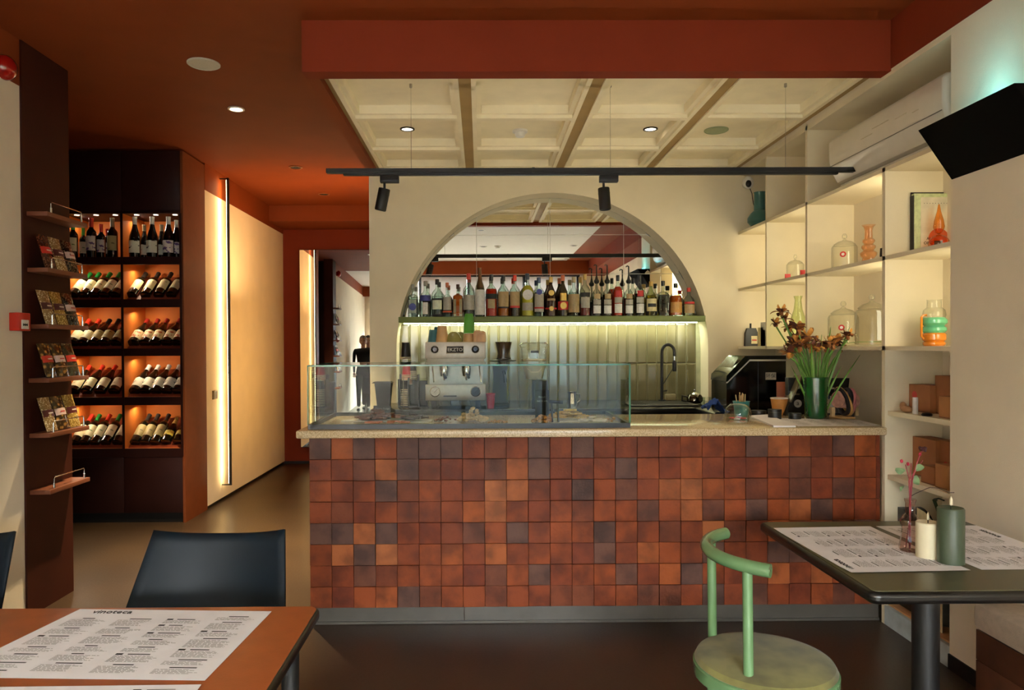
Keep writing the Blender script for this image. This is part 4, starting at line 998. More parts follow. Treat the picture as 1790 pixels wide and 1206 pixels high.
# ---------------- espresso machine
ye = 5.50; ex0, ex1 = PX(743.5, ye, 610), PX(848.5, ye, 610)
def ez(py): return PZ(py, ye, 796)-ZK
t = thing('espresso_machine', 'two group stainless espresso machine with gauges and name plate', 'coffee machine', (ex0, ye, ZK+.001))
W = ex1-ex0; zt_e = ez(598)
MB().box(0, W, 0, .03, ez(627), zt_e, .004).build('front_panel', STEEL, t)
MB().box(.01, W-.01, .03, .44, ez(634), zt_e-.002, .004).build('top_body', STEEL, t)
MB().box(.02, W-.02, .06, .42, ez(640), ez(627), 0).build('shadow_gap', BLACKM, t)
MB().box(.02, W-.02, .16, .42, .07, ez(640)).build('back_splash', STEEL, t)
MB().box(0, W, -.03, .02, ez(700), ez(672), .004).build('lower_panel', STEEL, t)
MB().box(0, W, .02, .42, ez(700)-.0, ez(676), .003).build('drip_tray', STEEL, t)
mb = MB()
for q in range(24): mb.box(.02+q*(W-.04)/24, .02+(q+.45)*(W-.04)/24, .03, .16, ez(676), ez(676)+.004)
mb.build('drip_grate', CHROME, t)
for q in (.04, W-.08): MB().box(q, q+.04, .04, .38, 0, ez(700), .003).build('foot', BLACK, t)
for px in (760, 831):
    x = PX(px, ye, 612)-ex0
    k_ = MB().lathe([(.03, 0), (.03, -.003), (.026, -.008), (.02, -.02), (.02, -.034), (.016, -.038), (0, -.038)], 10, M=T(x, 0, ez(611)) @ RX(-PI/2)).build('steam_knob', mat('knob_dark', (40, 38, 36), .15, metal=.6), t)
    k_.data.transform(T(0, 0, 0))
for px, dark in ((761, 0), (831.5, 1)):
    x = PX(px, ye, 684)-ex0; zz = ez(684)
    g = MB().lathe([(.04, .0), (.04, .012), (.034, .014), (.033, .01)], 28, M=T(x, -.03, zz) @ RX(PI/2)).build('gauge', CHROME, t)
    MB().lathe([(.034, .010), (0, .010)], 28, M=T(x, -.03, zz) @ RX(PI/2)).build('dial', PR['black'] if dark else PR['white'], g)
    MB().tube([(x-.008, -.042, zz-.008), (x+.02, -.042, zz+.02)], .0014, 5).build('needle', CHROME if dark else PR['black'], g)
MB().box(W*.3, W*.52, -.032, -.03, ez(693), ez(691)).build('vent_slot', PR['black'], t)
x0_, x1_ = PX(781, ye, 612)-ex0, PX(810, ye, 612)-ex0
pl = MB().box(x0_, x1_, -.004, 0, ez(617), ez(605.5), .001).build('name_plate', PR['black'], t)
MB().box(x0_-.003, x1_+.003, -.002, 0, ez(618), ez(604.5), .001).build('plate_frame', CHROME, t)
text('EKZTO', .036, ((x0_+x1_)/2, -.0045, ez(611.5)), (PI/2, 0, 0), PR['white'], t)
for q in (.3, .68):
    g = MB().lathe([(0, 0), (.034, 0), (.036, .03), (.03, .055), (0, .055)], 20, (W*q, .08, ez(640)-.05)).build('group_head', CHROME, t)
    MB().lathe([(0, 0), (.03, 0), (.034, .03), (0, .03)], 20, (W*q, .08, ez(640)-.08)).build('basket', CHROME, g)
    MB().tube([(W*q, .05, ez(640)-.065), (W*q+.01, -.03, ez(640)-.07), (W*q+.02, -.08, ez(640)-.085)], .011, 10).build('portafilter_handle', BLACK, g)
    MB().tube([(W*q, .08, ez(640)-.08), (W*q, .07, ez(640)-.11)], .008, 8).build('spout', CHROME, g)
for q in (.12, .9): MB().tube([(W*q, .03, ez(634)), (W*q, .0, ez(645)), (W*q+.01, -.02, ez(668))], .005, 8).build('steam_wand', CHROME, t)
# cups on top of the machine
def cup_lathe(r0, r1, h, mtl, name, label, px, dy, group, flip=False, lie=None, z=0, cat='cup', seg=22):
    y = ye+dy; x = PX(px, y, 590)
    pr = [(0, .004), (r0*.9, 0), (r0, .003), (r1, h), (r1-.003, h), (r0-.003, .006), (0, .006)]
    if flip: pr = [(r_, h-z_) for r_, z_ in pr]
    o = MB().lathe(pr, seg).build(name, mtl, loc=(x, y, ZK+.002+zt_e+z)); return tag(o, label, cat, group)
cg = 'cups stored on top of the espresso machine'
TEAL = mat('teal_cup', (52, 96, 104), .3); BEI = mat('beige_cup', (186, 148, 100), .35, var=.1); OLI = mat('olive_bowl', (120, 116, 66), .2, coat=.4); GRC = mat('green_paper_cup', (74, 140, 46), .45)
cup_lathe(.03, .043, .095, TEAL, 'paper_cup', 'dark teal cup at left end on the coffee machine', 757, .1, cg, True)
cup_lathe(.035, .05, .12, TEAL, 'paper_cup', 'taller teal cup standing behind on the coffee machine', 767, .2, cg, True)
cup_lathe(.034, .052, .125, BEI, 'paper_cup', 'beige tapered cup upside down beside the olive bowls', 773, .08, cg, True)
for px, dy, lb in ((793, .09, 'left'), (804, .2, 'rear right')):
    y = ye+dy; x = PX(px, y, 590)
    o = MB().lathe([(.066, 0), (.06, .03), (.04, .065), (.022, .078), (0, .08), (0, .076), (.02, .074), (.036, .062), (.056, .03), (.062, 0)], 24).build('bowl', OLI, loc=(x, y, ZK+.002+zt_e)); tag(o, 'olive glazed bowl upside down, %s one on the coffee machine' % lb, 'bowl', 'olive bowls on the machine')
cup_lathe(.04, .046, .065, BEI, 'paper_cup', 'sandy brown cup carrying the green cup stack', 819.5, .1, cg, True)
for q in range(4):
    cup_lathe(.032, .044, .085, GRC, 'paper_cup', 'green paper cup, %s of the inverted stack on the machine' % ('lowest', 'second', 'third', 'top')[q], 820, .1, 'green paper cups in a stack', True, z=.068+q*.022)
PNK = mat('pinkish_cup', (196, 158, 122), .4)
for px, dy, h in ((835, .08, .09), (842, .16, .085), (841, .04, .065)):
    y = ye+dy; x = PX(px, y, 590)
    o = MB().lathe([(.036, 0), (.036, h*.6), (.03, h*.88), (.014, h), (0, h)], 22).build('domed_cup', PNK, loc=(x, y, ZK+.002+zt_e)); tag(o, 'pinkish domed cup at right end of the machine, %s' % ('tall left one', 'rear one', 'small front one')[[.08, .16, .04].index(dy)], 'cup', 'pinkish domed cups')
# stacks of takeaway cups left of the machine
RC = mat('red_paper_cup', (176, 24, 24), .4); BC = mat('black_paper_cup', (24, 22, 22), .4); RIMW = mat('cup_rim_cream', (222, 206, 168), .5)
yc_ = 5.62
cdz = ZK+.002; bx = PX(694, 5.6, 690)
t = thing('cup_dispenser', 'black box dispenser holding cup stacks beside the coffee machine', 'dispenser', (PX(697, yc_, 690), yc_-.06, cdz))
hb = PZ(655, yc_, 715)-ZK
w_ = PX(733, yc_)-PX(697, yc_)
MB().box(0, w_, .13, .145, 0, hb, .002).box(w_-.012, w_, 0, .13, 0, hb, .002).box(0, .008, 0, .13, 0, hb*.86, .002).box(w_*.5-.004, w_*.5+.004, 0, .13, 0, hb*.9).box(0, w_, 0, .13, 0, .008).build('box', BLACK, t)
MB().tube([(w_*.27, -.004, .0), (w_*.27, -.004, hb*.95)], .003, 6).build('guide_rod', CHROME, t)
def cup_stack(px, y, z0, n, mtl, pitch, r0, r1, h, gname, desc):
    x = PX(px, y, 650); src = None
    for q in range(n):
        loc = (x, y, z0+q*pitch); lb = '%s, %s from bottom' % (desc, ORD[q] if q < 10 else 'eleventh')
        if q == n-1: lb = desc+', topmost of its stack'
        if src is None:
            src = thing('takeaway_cup', lb, 'cup', loc, group=gname)
            MB().lathe([(r1, 0), (r0, h), (0, h), (0, h-.003), (r0-.002, h-.003), (r1-.002, 0)], 20).build('wall', mtl, src)
            MB().lathe([(r1+.002, 0), (r1+.003, .003), (r1+.001, .006), (r1-.002, .003)], 20).build('rim', RIMW, src)
            MB().lathe([(r0+.0003, h), (0, h+.0008)], 20).build('base', RIMW, src)
        else: dup(src, loc, label=lb)
z_r = ZK+.012
cup_stack(711.5, yc_+.035, ZK+.012+.16, 7, RC, .012, .030, .041, .085, 'red takeaway cups', 'red takeaway cup in inverted stack')
cup_stack(709.5, yc_+.03, PZ(628, yc_, 710), 2, BC, .012, .030, .042, .12, 'black takeaway cups', 'black takeaway cup on tall inverted stack')
cup_stack(707.5, yc_-.02, ZK+.012, 10, BC, .0135, .026, .034, .075, 'small black cups', 'small black espresso cup in front stack')
cup_stack(719.5, yc_+.05, ZK+.012+.2, 6, BC, .012, .03, .04, .08, 'right black cups', 'black white-rimmed cup in the right stack')
x = PX(735, 5.66, 620)
t = thing('clear_cup_stack', 'stack of pale clear plastic cups left of coffee machine', 'cup', (x, 5.70, ZK+.002+.20))
MB().lathe([(.044, 0), (.042, .06), (.034, .11), (.032, .135), (0, .14)], 22).build('cup', mat('frosted_cup', (206, 206, 160), .35), t)
MB().lathe([(.056, 0), (.052, .014), (.042, .02), (0, .02)], 22).build('dome_lid', JG, t)
t2 = tag(MB().box(-.05, .05, -.05, .05, 0, .199, .003).build('black_box', BLACK, loc=(x+.0, 5.70, ZK+.002)), 'black storage box under the clear cups', 'box')
# dark waste bin / grinder bin left
x = PX(671, 5.55, 690)
t = thing('knock_box', 'dark brown flared bin with open lid at left of back counter', 'bin', (x, 5.55, ZK+.002))
hk = PZ(670, 5.55, 671)-ZK
DKB = mat('dark_bin', (44, 34, 28), .35)
MB().lathe([(0, .004), (.062, 0), (.066, .01), (.085, hk-.02), (.088, hk-.02), (.088, hk), (.08, hk)], 4, a0=PI/4, a1=2*PI+PI/4).lathe([(.05, 0), (0, .001)], 8).build('body', DKB, t)
MB().prism([(-.085, hk), (.07, hk), (.055, hk+.012), (-.07, hk+.012)], 'y', -.06, .06).build('lid', DKB, t)
# grinder
x = PX(874, 5.6, 680); y = 5.58
t = thing('coffee_grinder', 'black coffee grinder with smoky brown hopper', 'coffee grinder', (x, y, ZK+.002))
hz = lambda py: PZ(py, y, 880)-ZK
MB().box(-.07, .07, -.06, .12, 0, .03, .006).build('base', BLACK, t)
MB().prism([(-.062, .03), (.06, .03), (.045, hz(655)), (.07, hz(633)), (-.06, hz(633)), (-.05, hz(655))], 'y', -.04, .1).build('body', BLACKM, t)
MB().lathe([(0, 0), (.1, 0), (.1, .008), (.06, .014), (.055, .02)], 24, (.025, .02, hz(632))).build('tray', BLACK, t)
MB().lathe([(.05, 0), (.052, .02), (.046, .04), (.066, hz(597)-hz(627)), (0, hz(597)-hz(627)+.004)], 24, (.03, .02, hz(628))).build('hopper', mat('hopper_brown', (56, 40, 22), .15, coat=.4), t)
MB().lathe([(0, 0), (.055, .002), (.055, .016), (0, .016)], 24, (.03, .02, hz(629))).build('collar', BLACK, t)
MB().tube([(.03, -.05, hz(650)), (.035, -.09, hz(655)), (.04, -.09, hz(668))], .013, 8).build('chute', BLACK, t)
x = PX(857.5, 5.45, 700)
o = MB().lathe([(0, .002), (.026, 0), (.034, .105), (.038, .108), (.036, .112), (.03, .1), (.024, .006)], 20).build('red_cup', RC, loc=(x, 5.42, ZK+.002)); tag(o, 'single red takeaway cup between machine and grinder', 'cup')
# blender / glass pitcher and jug base
y = 5.5; x = PX(933, y, 640)
t = thing('blender', 'blender with large clear pitcher on a black motor base', 'blender', (x, y, ZK+.002))
w2 = (PX(956, y)-PX(910, y))/2; hz = lambda py: PZ(py, y, 933)-ZK
MB().prism([(-.01, 0), (w2+.0, 0), (w2*.98, hz(665)), (-.01, hz(665))], 'y', -.08, .08).build('motor_base', BLACKM, t)
MB().lathe([(w2*.62, hz(665)), (w2*.9, hz(640)), (w2, hz(608)), (w2*.97, hz(606))], 26, sq=5).build('pitcher', JG, t)
MB().lathe([(w2*.55, hz(662)), (w2*.85, hz(640)), (w2*.88, hz(628)), (0, hz(628))], 20, sq=5).build('contents', mat('pale_contents', (206, 200, 176), .4), t)
MB().lathe([(w2*1.08, hz(608)), (w2*1.12, hz(603)), (w2*.9, hz(599)), (0, hz(598))], 26, sq=5).build('lid', JG, t)
MB().box(-.03, .03, -w2-.002, -w2+.004, hz(617), hz(613)).build('lid_label', BLACK, t)
x = PX(964, 5.3, 700)
# metal milk jugs
for px, yy, n_ in ((944, 5.38, 'left'), (1000, 5.6, 'right')):
    x = PX(px, yy, 700); t = thing('milk_jug', 'steel milk jug, %s one beside the blender' % n_, 'jug', (x, yy, ZK+.002), group='steel milk jugs')
    MB().lathe([(0, .002), (.036, 0), (.038, .02), (.032, .09), (.035, .11), (.033, .11), (.03, .09), (.034, .02)], 22).build('body', CHROME, t)
    MB().tube([(.033, 0, .095), (.06, 0, .09), (.06, 0, .04), (.036, 0, .025)], .005, 8).build('handle', CHROME, t)
# tap tower / black taps near glass case
x = PX(975, 5.2, 700)

# ================================================================== glass showcase
GC = glass('case_glass', (249, 253, 250), .8, rough=.0, edge=.012, dark_edge=False)
GE = mat('green_glass_edge', (30, 120, 82), .15, var=.1, coat=.5)
gy = YC-.02; gx0, gx1 = PX(537.5, gy, 690), PX(1102, gy, 690); gz1 = PZ(637, gy, 800)-ZWT
gd = PYr(585, gx0, 690)-gy
t = thing('glass_showcase', 'low glass display case with black base on the worktop', 'display case', (gx0, gy, ZWT))
W = gx1-gx0; bz = .026
MB().box(0, W, 0, .014, 0, bz).box(0, W, gd-.014, gd, 0, bz).box(0, .014, .014, gd-.014, 0, bz).box(W-.014, W, .014, gd-.014, 0, bz).build('base_frame', BLACK, t, flat=True)
MB().box(.014, W-.014, .014, gd-.014, .001, .005).build('floor_panel', STONE, t, flat=True)
e_ = .006
MB().box(0, W, 0, e_, bz, gz1-e_).build('front_pane', GC, t, flat=True)
MB().box(0, e_, e_, gd-e_, bz, gz1-e_).build('side_pane', GC, t, flat=True)
MB().box(W-e_, W, e_, gd-e_, bz, gz1-e_).build('side_pane', GC, t, flat=True)
MB().box(0, W, 0, gd, gz1-e_, gz1-.0006).build('top_pane', GC, t, flat=True)
# polished edges
MB().box(-.0004, W+.0004, -.0012, -.0002, gz1-.0085, gz1).build('glass_edge', GE, t)
MB().box(-.0012, -.0004, -.0004, .005, bz, gz1-.006).box(-.001, .005, -.0012, -.0004, bz, gz1-.006).build('glass_edge', GE, t)
MB().box(W-.008, W+.001, -.0012, -.0004, bz, gz1-.006).build('glass_edge', GE, t)
MB().box(0, W, gd-.002, gd, gz1-.007, gz1-.001).build('glass_edge', GE, t)
MB().box(-.0006, .0, 0, gd, gz1-.007, gz1).box(W, W+.0006, 0, gd, gz1-.007, gz1).build('glass_edge', GE, t)
# contents of the showcase
ZI = ZWT+.006
def inside(px, py): a = P(px, py, Z=ZI); return a.x, a.y
def heap(name, label, cat, px, py, sx, sy, hh, n, r, mtl, shape='ball', tray=None):
    x, y = inside(px, py); t = thing(name, label, cat, (x, y, ZI))
    if tray: MB().box(-sx-.012, sx+.012, -sy-.012, sy+.012, 0, .006, .002).build('tray', tray, t)
    base = .007 if tray else 0
    rr_ = random.Random(px)
    for q in range(n):
        a = rr_.uniform(0, 2*PI); d = math.sqrt(rr_.random()); lx, ly = sx*d*math.cos(a), sy*d*math.sin(a)
        lz = base+r*.8+(1-d)*hh*rr_.random()
        mb = MB()
        if shape == 'ball': mb.ball((lx, ly, lz), r*rr_.uniform(.85, 1.15), (1, 1, .8), 1)
        elif shape == 'slab': mb.box(-r*1.6, r*1.6, -r, r, -r*.35, r*.35, r*.15, M=T(lx, ly, lz) @ RZ(rr_.uniform(-.5, .5)) @ RX(rr_.uniform(-.3, .3)))
        elif shape == 'stick': mb.cyl((lx-r*3, ly, lz), (lx+r*3, ly+rr_.uniform(-.02, .02), lz), r*.6, seg=8)
        mb.build({'ball': 'sweet', 'slab': 'piece', 'stick': 'stick'}[shape], mtl, t)
    return t
CHO = mat('milk_chocolate', (112, 58, 34), .35, var=.2, scale=60); CHD = mat('dark_chocolate', (44, 20, 16), .35, var=.2); PCH = mat('peach_bar', (206, 118, 74), .5, var=.15, scale=70); NUT = mat('cream_nut', (226, 196, 146), .5, var=.15, scale=70)
CAR = mat('caramel_nut', (186, 128, 62), .45, var=.2, scale=70); TRW = mat('white_tray', (226, 220, 206), .4)
heap('chocolate_pile', 'heap of brown milk chocolate pieces at left in the case', 'chocolate', 664, 735, .13, .08, .05, 40, .016, CHO, 'slab', TRW)
heap('chocolate_pile', 'row of peach coloured bars at the front of the case', 'sweets', 680, 741, .12, .025, .01, 10, .013, PCH, 'slab')
heap('chocolate_pile', 'dark chocolate blocks beside the peach bars', 'chocolate', 728, 737, .08, .05, .035, 16, .015, CHD, 'slab', TRW)
heap('sweet_pile', 'small brown coated sweets left of the cream nuts', 'sweets', 783, 736, .075, .05, .03, 22, .010, CHO)
heap('nut_pile', 'tall heap of cream coloured coated nuts in the case', 'nuts', 826, 737, .09, .07, .085, 90, .0135, NUT)
heap('sweet_pile', 'flat pile of caramel pieces right of the cream nuts', 'sweets', 868, 740, .06, .03, .015, 16, .010, CAR)
heap('biscuit_pile', 'golden biscuits beside the small chalkboard', 'biscuits', 948, 739, .06, .04, .045, 20, .015, CAR)
heap('biscuit_pile', 'pile of yellow nutty pastries near right end of case', 'biscuits', 990, 735, .11, .07, .06, 36, .017, mat('yellow_pastry', (214, 170, 84), .5, var=.2, scale=70), 'slab', TRW)
heap('sweet_pile', 'row of small white nougat blocks at right of case', 'sweets', 1034, 738, .07, .04, .02, 10, .014, mat('nougat', (228, 216, 200), .5), 'slab')
heap('sweet_pile', 'few amber sweets near the right pane', 'sweets', 1068, 737, .04, .035, .02, 9, .010, CAR)
def chalk(px, py, w_, h_, lines, label):
    x, y = inside(px, py); t = thing('chalkboard_sign', label, 'sign', (x, y, ZI), rot=(math.radians(-8), 0, 0))
    MB().box(-w_/2, w_/2, 0, .004, 0, h_, .001).build('board', mat('chalkboard', (34, 34, 34), .7), t)
    for i, l in enumerate(lines): text(l, .016, (0, -.001, h_-.018-i*.024), (PI/2, 0, 0), mat('chalk', (190, 190, 184), .9), t)
chalk(668, 734, .105, .085, ['Choco Fudge', 'Homemade', '100 - 15 lei'], 'black chalk price sign left in the case behind chocolate')
chalk(948, 731, .085, .17, ['', 'Biscuit', 'nut & salt'], 'tall black chalk sign in the middle right of the case')
for i, px in enumerate((608, 636, 770, 1012)):
    x, y = inside(px, 736); t = MB().box(-.04, .04, -.028, .028, 0, .0015).build('paper_card', PR['white'], loc=(x, y+.02, ZI), ); tag(t, 'white paper card lying in the case, %s from left' % ORD[i], 'card', 'white cards on the showcase floor')
# tongs leaning inside
x, y = inside(978, 742)
t = thing('serving_scoop', 'black handled serving scoop lying in the showcase', 'scoop', (x, y+.1, ZI))
MB().tube([(-.05, 0, .12), (.03, -.01, .115)], .009, 8).build('grip', BLACK, t); MB().tube([(-.035, 0, .115), (-.03, 0, .003)], .006, 8).tube([(.0, 0, .115), (.005, 0, .003)], .006, 8).build('leg', BLACK, t)

# ================================================================== things at the right end of the worktop
def onW(px, py): a = P(px, py, Z=ZWT); return a.x, a.y
# glass cloche with sweets
x, y = onW(1290, 733)
t = thing('glass_cloche', 'small clear glass cloche over red sweets on the worktop', 'jar', (x, y, ZWT))
MB().lathe([(.075, .001), (.076, .04), (.068, .07), (.045, .09), (0, .096)], 28).build('dome', JG, t)
for q in range(6):
    MB().lathe([(0, 0), (.017, 0), (.017, .006), (0, .007)], 14, (.036*math.cos(q*1.05), .036*math.sin(q*1.05), .003+.004*(q % 2))).build('sweet', mat('pink_sweet', (206, 90, 90), .4) if q % 2 else PR['white'], t)
# teal cup with wooden sticks
x, y = onW(1297, 727); y = 4.5; x = PX(1296, y, 715)
t = thing('teal_stick_cup', 'teal cup full of wooden stirrers behind the glass cloche', 'cup', (x, y, ZWT))
MB().lathe([(0, .003), (.04, 0), (.05, .085), (.053, .088), (.047, .085), (.038, .006), (0, .006)], 26).build('cup', mat('teal_cup_bright', (66, 142, 142), .3), t)
WOOD = mat('birch_stick', (212, 178, 126), .6, var=.15, scale=30)
for q in range(9):
    a_ = rs.uniform(0, 2*PI); b_ = rs.uniform(.02, .045)
    s_ = MB().tube([(.02*math.cos(a_), .02*math.sin(a_), .008), (b_*math.cos(a_), b_*math.sin(a_), .14+rs.uniform(-.015, .01))], .0032, 5).build('stirrer', WOOD, t)
# black round tins / lids
for px, py, r, h, n_ in ((1329, 727, .045, .032, 'left'), (1357, 733, .038, .058, 'middle'), (1392, 733, .036, .036, 'right')):
    x, y = onW(px, py); t = thing('black_tin', 'low round black tin, %s one beside the papers' % n_, 'tin', (x, y+r*.6, ZWT), group='round black tins by the papers')
    MB().lathe([(0, .0), (r, 0), (r, h*.7), (r*1.03, h*.7), (r*1.03, h), (0, h)], 26).build('body', BLACK, t)
    MB().lathe([(r*1.035, h*.7), (r*1.035, h*.76), (r*1.02, h*.76)], 26).build('ring', GREY, t)
# orange paper cup
y = 4.52; x = PX(1362, y, 715); hh = PZ(696, y, 1362)-ZWT
t = thing('kraft_cup', 'orange brown paper cup with white rim beside the sticks', 'cup', (x, y, ZWT))
MB().lathe([(0, .002), (.036, 0), (.052, hh), (.048, hh), (.033, .005), (0, .005)], 26).build('cup', mat('kraft_orange', (206, 140, 66), .5), t)
MB().lathe([(.052, hh-.003), (.055, hh), (.052, hh+.003), (.048, hh)], 26).build('rim', PR['white'], t)
# green ribbed vase with irises
x, y = onW(1426, 733); y += .05; x = PX(1426, y, 700)
hv = PZ(659, y, 1426)-ZWT; rv = (PX(1446, y)-PX(1406, y))/2
t = thing('iris_vase', 'ribbed green glass vase holding wilting bronze irises', 'flower vase', (x, y, ZWT))
pr = [(0, .006), (rv*.75, 0), (rv*.86, .006)]
N = 26
for q in range(N):
    z = .01+(hv-.01)*q/N; r_ = rv*(.88+.12*(q/N)) + (.0028 if q % 2 else 0); pr.append((r_, z))
pr += [(rv, hv), (rv-.004, hv), (rv*.82, .012), (0, .012)]
MB().lathe(pr, 34).build('vase', mat('green_ribbed_glass', (20, 80, 34), .14, var=.15, coat=.6), t)
STG = [mat('iris_stem', (92, 136, 52), .5, var=.15), mat('iris_leaf', (108, 150, 56), .5, var=.15)]
PET = [mat('petal_bronze', (150, 88, 36), .6, var=.25, scale=60), mat('petal_brown', (96, 44, 28), .6, var=.25, scale=60), mat('petal_amber', (204, 138, 58), .6, var=.2, scale=60)]
def petal(mb, base, d, up, L, w_, curl, mi=0):
    base = Vector(base); d = Vector(d).normalized(); up = Vector(up).normalized(); sd = d.cross(up).normalized(); N = 6; rows_ = []
    for i in range(N+1):
        u = i/N; c = base+d*L*u*math.cos(curl*u*.6)+up*(L*.35*math.sin(PI*u*.6)-L*curl*.5*u*u); ww = w_*math.sin(PI*(.08+.84*u))*(1 if u < .7 else .9)
        rows_.append([mb.b.verts.new(c-sd*ww-up*ww*.25), mb.b.verts.new(c), mb.b.verts.new(c+sd*ww-up*ww*.25)])
    for A, B in zip(rows_, rows_[1:]):
        for k_ in range(2): f = mb.b.faces.new((A[k_], A[k_+1], B[k_+1], B[k_])); f.material_index = mi
def iris(px, py, dy, sz, seed):
    r_ = random.Random(seed); a = P(px, py, Y=y+dy); tip = Vector((a.x-x, dy, a.z-ZWT)); b0 = Vector((tip.x*.12, dy*.15, .03)); top = Vector((tip.x*.33, dy*.3, hv))
    mid = top.lerp(tip, .55)+Vector((0, 0, .015))
    MB().tube([b0, top, mid, tip-Vector((0, 0, .01))], .0042, 7, radii=[.004, .0045, .004, .005]).build('stem', STG[0], t)
    fl = MB(); fl.ball(tip, .013*sz, (1, 1, 1.6), 1)
    for k_ in range(6):
        an = 2*PI*k_/6+r_.random(); d = Vector((math.cos(an), math.sin(an), r_.uniform(-.3, .7)))
        petal(fl, tip+Vector((0, 0, .006)), d, (0, 0, 1), .064*sz*r_.uniform(.8, 1.2), .019*sz, r_.uniform(.2, 1.3), k_ % 2)
    for k_ in range(3):
        an = 2*PI*k_/3+r_.random(); petal(fl, tip+Vector((0, 0, .01)), (math.cos(an)*.4, math.sin(an)*.4, 1), (math.cos(an), math.sin(an), .1), .05*sz, .014*sz, .4, 2)
    fl.build('bloom', PET if r_.random() < .6 else [PET[2], PET[0], PET[1]], t)
for q, (px, py, dy, sz) in enumerate(((1366, 548, 0, 1.0), (1357, 568, .03, .8), (1381, 577, .05, .9), (1396, 580, -.02, 1.2), (1413, 592, .02, 1.25), (1388, 603, -.05, 1.1), (1402, 600, .06, 1.1), (1379, 621, -.04, 1.2), (1398, 610, -.07, 1.1), (1424, 601, .05, .9),
        (1456, 606, -.02, 1.25), (1444, 612, .04, 1.0), (1372, 560, .02, .9), (1408, 604, .02, 1.1), (1392, 592, .04, 1.0), (1418, 612, -.03, 1.1), (1462, 600, .03, 1.1), (1449, 603, -.04, 1.0), (1384, 612, .03, 1.0), (1482, 590, 0, 1.0), (1470, 612, .05, .9), (1430, 612, -.05, .8))): iris(px, py, dy, sz, q*7+3)
def leaf(x0, y0, tipx, tipz, tipy, w_):
    mb = MB(); N = 9; R_ = []
    for i in range(N+1):
        u = i/N; c = Vector((x0*(1-u)*.6+tipx*u**1.15, y0*(1-u)+tipy*u, .03+(tipz-.03)*u)); ww = w_*(math.sin(PI*(.15+.85*u))**.8)+.0005
        R_.append([mb.b.verts.new(c+Vector((-ww, 0, 0))), mb.b.verts.new(c+Vector((0, .004, 0))), mb.b.verts.new(c+Vector((ww, 0, 0)))])
    for A, B in zip(R_, R_[1:]):
        for k_ in range(2): mb.b.faces.new((A[k_], A[k_+1], B[k_+1], B[k_]))
    mb.build('leaf', STG[1], t)
for q in range(12):
    px, py = [(1398, 618), (1410, 598), (1420, 600), (1437, 585), (1460, 570), (1486, 572), (1383, 640), (1470, 640), (1500, 620), (1405, 640), (1450, 620), (1440, 630)][q]
    a = P(px, py, Y=y); leaf((a.x-x)*.3, rs.uniform(-.03, .03), a.x-x, a.z-ZWT, rs.uniform(-.06, .06), rs.uniform(.006, .011))
a = P(1555, 597, Y=y-.0); b_ = P(1480, 600, Y=y)
MB().tube([(b_.x-x, 0, b_.z-ZWT), (b_.x-x+.07, 0, b_.z-ZWT+.008), (a.x-x-.05, 0, a.z-ZWT)], .0018, 6).build('tendril', STG[0], t)
# black devices behind the vase
y2 = 4.52
x0_, x1_ = PX(1378, y2, 700), PX(1407, y2, 700); hh = PZ(660, y2, 1390)-ZWT
t = thing('black_card_terminal', 'black upright box with white round logos beside the vase', 'device', (x0_, y2, ZWT))
MB().box(0, x1_-x0_, 0, .05, 0, hh, .003).build('body', BLACK, t)
MB().lathe([(.025, 0), (0, .0006)], 24, M=T(.06, -.001, .07) @ RX(PI/2)).build('round_logo', PR['grey'], t)
text('a', .04, (.06, -.0025, .072), (PI/2, 0, 0), PR['black'], t)
MB().box(.02, .072, -.001, 0, hh*.53, hh*.57).build('white_line', PR['grey'], t)
MB().prism([(.035, hh-.075), (.075, hh-.07), (.085, hh-.05), (.07, hh-.03), (.066, hh-.05), (.045, hh-.055)], 'y', -.0015, 0).build('logo_hand', PR['grey'], t)
t = thing('tablet_stand', 'clear slanted tablet holder leaning behind the kraft cup', 'holder', (PX(1372, 4.46, 700), 4.46, ZWT), rot=(0, math.radians(24), 0))
MB().box(-.006, .006, 0, .11, .09, .27, .002).build('panel', mat('smoky_acrylic', (120, 112, 84), .15, coat=.5), t); MB().box(-.004, .004, 0, .11, .0, .09, .001).build('base', BLACK, t)
x = PX(1372, 4.62, 690)
t = MB().box(-.045, .045, -.006, .006, 0, .2, .002).build('wooden_board', mat('reddish_wood', (150, 76, 36), .5, var=.15), loc=(x, 4.64, ZWT+.001)); tag(t, 'reddish wooden board standing behind the kraft cup', 'board')
y3 = 4.60; x0_, x1_ = PX(1430, y3, 690), PX(1485, y3, 690); h0 = PZ(702, y3, 1460)-ZWT; h1 = PZ(661, y3, 1460)-ZWT
t = thing('pos_monitor', 'black cash register monitor behind the green vase', 'monitor', (x0_, y3, ZWT))
W = x1_-x0_
MB().prism([(0, h0-.03), (W-.02, h0-.03), (W, h1), (0, h1)], 'y', 0, .02).build('screen_back', BLACK, t)
MB().box(W*.4, W*.6, .0, .06, 0.012, h0, .003).build('stand', BLACK, t); MB().box(W*.2, W*.8, -.04, .1, 0, .012, .003).build('foot', BLACK, t)
MB().box(W*.42, W*.52, -.001, 0, h1-.07, h1-.06).build('logo', CHROME, t)
